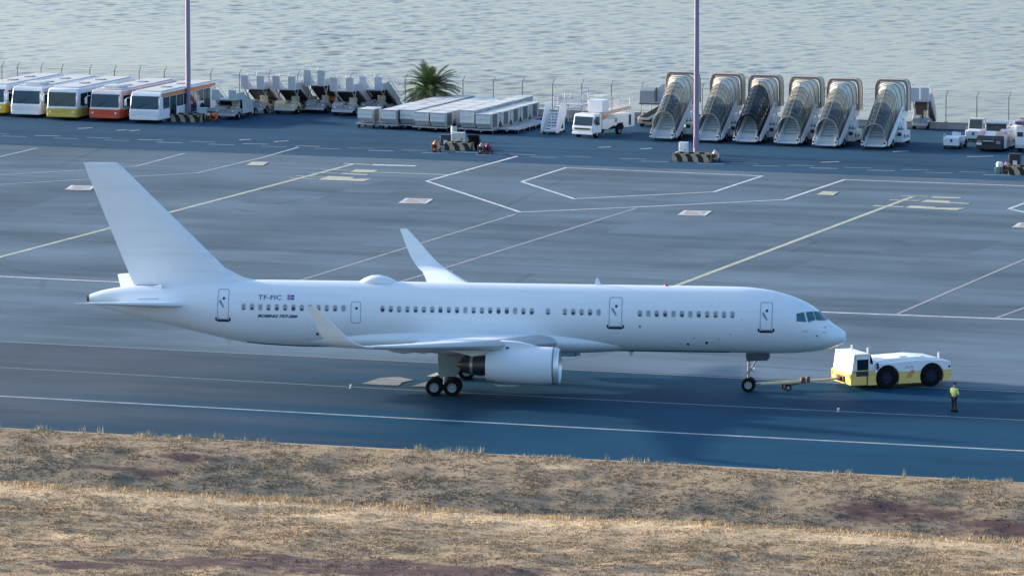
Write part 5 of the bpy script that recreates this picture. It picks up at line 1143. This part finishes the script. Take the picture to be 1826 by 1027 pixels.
MB().prism([(-4.003, .8), (-4.003, 1.75), (-7.6, 1.75), (-7.6, .55), (-5.7, .55), (-5.4, 1.05), (-4.4, 1.05), (-4.2, .8)], 'y', -1.06, 1.06).build('rear_body', WHITE, t, .03)
MB().lathe([(-.01, .22), (.012, .22), (.013, .001)], (-4.15, 1.06, 1.35), 'y', 14).build('round_decal', mat('teal_decal', (.10, .36, .38), .5), t)
MB().box(-6.9, -6.5, 1.062, 1.08, .7, 1.65).build('side_door', DARK, t)
MB().prism([(-1.75, 1.7), (-1.9, 2.1), (-7.9, 2.35), (-7.9, 2.05)], 'y', -.5, .5).build('boom', mat('beige_boom', (.52, .45, .36), .5, var=.1), t, .03)
MB().box(-2.5, -1.72, -1.0, 1.0, 1.62, 1.85).build('red_panel', mat('salmon_panel', (.55, .20, .15), .5), t)
MB().box(-3.4, -2.3, -.75, .75, 2.13, 3.25).build('lift_bucket', BUSW, t, .04); MB().path([(-2.3, -.75, 3.2), (-2.3, -.75, 3.6), (-2.3, .75, 3.6), (-3.4, .75, 3.6), (-3.4, -.75, 3.6)], .035, 5).build('bucket_rail', WHITE, t)
MB().path([(-4.2, .6, 2.2), (-4.2, .6, 3.5)], .05).build('strut_post', GALV, t); MB().path([(-7.2, -.8, 2.3), (-7.2, -.8, 3.1), (-7.2, .8, 3.1), (-7.2, .8, 2.3)], .04, 5).box(-7.25, -7.15, -.8, -.2, 2.3, 3.0).build('rear_rail', mat('pale_tube', (.5, .5, .5)), t)

q = G(1152, 228); t = thing('belt_loader', 'small white belt loader left of the first covered stairs', 'belt loader', (q.x, q.y, 0), PARK+R(-6))
MB().prism([(0, .35), (.02, .9), (-.4, 1.0), (-5.6, 1.0), (-5.6, .35)], 'y', -.85, .85).build('chassis', PINKB, t, .05); MB().box(.022, .05, -.35, .55, .55, .85).build('grille', SILL, t)
MB().prism([(.6, .75), (.6, .98), (-6.2, 2.0), (-6.2, 1.75)], 'y', -.5, .5).build('conveyor', CREAM, t, .02); MB().prism([(.58, .985), (-6.2, 2.006), (-6.2, 2.03), (.58, 1.01)], 'y', -.42, .42).build('belt', BLACK, t)
for s in (-1, 1):
    for x in (-.9, -4.6): wheel(t, (x, s*.78, .36), .36, .22)
q = G(1163, 221); t = thing('elevated_shelter', 'grey panelled shelter raised on posts left of the covered stairs', 'shelter', (q.x, q.y, 0), PARK)
for x in (-.2, -2.6):
    for y in (-1.0, 1.0): MB().tube((x, y, 0), (x, y, 1.75), .05, n=6).build('post', OFFWHITE, t)
MB().box(-2.8, .1, -1.25, 1.25, 1.75, 1.86).build('deck', mat('purple_deck', (.12, .10, .16), .6), t)
GP = mat('grey_canvas', (.27, .30, .33), .7, var=.12)
MB().prism([(-1.2, 1.863), (.08, 1.863), (.0, 3.0), (-.5, 3.3), (-1.2, 3.3)], 'y', -1.22, .2).build('front_panel', GP, t, .02)
MB().prism([(.25, 1.863), (1.22, 1.863), (1.3, 3.1), (.8, 3.62), (.32, 3.3)], 'x', -2.6, -.5).build('rear_canopy', GREYP, t, .02)
MB().box(-.1, .0, -1.18, 1.18, 1.9, 2.0).build('sill_rail', OFFWHITE, t)

def tractor(px, py, label, cab=False, rz=0):
    q = G(px, py); t = thing('baggage_tractor', label, 'tractor', (q.x, q.y, 0), PARK+rz, 'white baggage tractors')
    MB().prism([(0, .3), (.04, 1.0), (-.25, 1.1), (-1.1, 1.1), (-1.15, .75), (-1.9, .75), (-1.9, 1.0), (-2.9, .95), (-2.9, .3)], 'y', -.72, .72).build('body', WHITE, t, .05)
    MB().prism([(.005, .16), (.03, .32), (-2.9, .32), (-2.9, .16)], 'y', -.66, .66).build('skirt', DARK, t)
    MB().prism([(.045, .62), (.055, .9), (.06, .9), (.05, .62)], 'y', -.09, .13).build('emblem', mat('blue_emblem', (.03, .16, .36), .5), t)
    MB().box(-1.75, -1.25, -.4, .4, .76, .95).box(-1.85, -1.72, -.4, .4, .95, 1.35).build('seat', BUSW, t, .03)
    MB().tube((-1.0, .0, 1.05), (-1.15, 0, 1.4), .03).lathe([(0, .17), (.03, .19), (.03, .15), (0, .17)], (-1.15, 0, 1.4), 'z', 14).build('steering_wheel', WHITE, t)
    MB().box(-.1, .02, -.7, -.5, 1.1, 1.35).build('side_lamp', GREYP, t)
    for s in (-1, 1):
        MB().lathe([(0, .09), (.03, .08), (.04, .001)], (.03, s*.52, .82), 'x', 10).build('headlight', LAMP, t)
        for x in (-.55, -2.3): wheel(t, (x, s*.66, .3), .3, .2)
        MB().prism(arc(-2.3, .32, .42, 0, 180, 10)+[], 'y', s*.73-.012, s*.73+.012).build('wheel_arch', BLACK, t)
    if cab:
        MB().path([(-.9, -.66, 1.05), (-1.05, -.6, 1.95), (-1.05, .6, 1.95), (-.9, .66, 1.05)], .045, 6).path([(-1.9, -.66, 1.0), (-1.9, -.6, 1.95), (-1.9, .6, 1.95), (-1.9, .66, 1.0)], .045, 6).build('cab_frame', GREYP, t)
        MB().box(-2.0, -.95, -.66, .66, 1.95, 2.02).build('roof', OFFWHITE, t, .02); MB().prism([(-.92, 1.12), (-1.04, 1.9), (-1.06, 1.9), (-.94, 1.12)], 'y', -.56, .56).build('windscreen', CANOPY, t)
    return t
tractor(1696, 266.5, 'white open baggage tractor with a blue emblem at the end of the stair row')
tractor(1735, 254, 'white baggage tractor with a cab frame behind the open tractor', True)
q = G(1764, 271.5); t = thing('parked_pushback_tug', 'white pushback tug with a black front parked near the right edge', 'tug', (q.x, q.y, 0), PARK)
MB().prism([(-.02, .3), (.02, 1.1), (-.5, 1.4), (-.5, .3)], 'y', -1.2, 1.2).build('front_frame', mat('black_front', (.02, .022, .03), .5), t, .04)
MB().prism([(.06, .95), (-.9, 1.72), (-1.4, 1.72), (-.1, .85)], 'y', -.62, .42).build('bonnet', BUSW, t, .04)
MB().prism([(-.5, 1.45), (-.65, 1.72), (-1.5, 1.72), (-1.5, 1.0), (-.5, 1.0)], 'y', -1.18, -.64).prism([(-.5, 1.45), (-.65, 1.72), (-1.5, 1.72), (-1.5, 1.0), (-.5, 1.0)], 'y', .44, 1.18).build('side_hood', PINKB, t, .04)
for y in (-.9, .8): MB().box(.0, .03, y-.2, y+.2, .72, 1.0).build('lamp_grille', MIDGREY, t)
MB().box(.03, .06, -1.15, -.7, .62, .78).build('headlight', LAMP, t); MB().box(-.1, .12, -1.15, 1.15, .25, .6).build('bumper', MATS['black_front'], t, .03)
MB().prism([(-.45, .3), (-.4, 1.45)] + [(-.75, 1.5)] + [(-6.6, 1.5), (-6.6, .3), (-5.75, .3)] + arc(-5.0, .6, .72, -22, 202, 12)[0:] + [(-4.2, .32), (-2.3, .32)] + arc(-1.55, .6, .72, -22, 202, 12), 'y', 1.203, 1.3).build('side_skin', WHITE, t)
MB().box(-6.5, -.6, -1.2, 1.2, .35, 1.45).build('chassis', DARK, t); MB().box(-6.6, -1.5, -1.22, 1.28, 1.503, 1.6).build('deck', WHITE, t)
MB().box(-6.4, -1.7, .55, 1.2, 1.6, 1.85).build('side_box', BUSW, t, .03)
for s in (-1, 1):
    for x in (-1.55, -5.0): wheel(t, (x, s*1.05, .6), .6, .4)
MB().path([(-2.2, -.9, 1.6), (-2.2, -.9, 2.3), (-4.4, -.9, 2.3), (-4.4, -.9, 1.6)], .05, 6).path([(-2.2, 1.0, 1.6), (-2.2, 1.0, 2.3), (-4.4, 1.0, 2.3), (-4.4, 1.0, 1.6)], .05, 6).build('cab_frame', BUSW, t)
MB().box(-4.5, -2.1, -1.0, 1.1, 2.3, 2.4).build('roof', GREYP, t, .03); MB().box(-2.24, -2.2, -.85, .95, 1.62, 2.28).box(-3.2, -2.3, 1.0, 1.02, 1.62, 2.28).build('cab_glass', CANOPY, t)
q = G(1834, 266, .3); t = thing('white_service_truck', 'tall white service truck with salmon roof cut by the right picture edge', 'truck', (q.x, q.y, 0), PARK)
MB().prism([(0, .4), (.05, 1.2), (-.2, 2.3), (-1.8, 2.4), (-1.8, .4)], 'y', -1.2, 1.2).build('cab', WHITE, t, .06); MB().prism([(.03, 1.25), (-.17, 2.15), (-.25, 2.15), (-.1, 1.25)], 'y', -1.05, 1.05).build('windscreen', PGLASS, t)
MB().box(-7.5, -1.83, -1.2, 1.2, .7, 2.75).build('body', BUSW, t, .05); MB().box(-7.5, -1.2, -1.15, 1.15, 2.755, 2.95).build('roof', PINKB, t, .03)
MB().box(-.8, .4, -1.1, -.4, 2.42, 2.7).build('roof_lamp', mat('purple_lens', (.15, .08, .2), .4), t); MB().box(.03, .06, -1.0, -.6, .9, 1.15).build('headlight', LAMP, t); MB().box(.0, .1, -1.2, 1.2, .35, .65).build('bumper', GREYP, t, .03)
MB().box(.05, .08, -1.0, -.5, 1.35, 1.75).build('vent', DARK, t)
for s in (-1, 1):
    for x in (-1.2, -5.8): wheel(t, (x, s*1.05, .46), .46, .28)
# stray items along the sea wall
for x, y, lab in ((1671, 228, 'salmon painted pipe bundle lying beside the sea wall'),):
    q = G(x, y); t = thing('pipe_bundle', lab, 'pipes', (q.x, q.y, 0), TAXI)
    for k in range(4): MB().tube((-1.2, k*.22, .12), (1.2, k*.22, .12), .1, n=8).build('pipe', PINKB, t)
    MB().box(-.9, -.8, -.15, .8, .22, .3).build('strap', DARK, t)
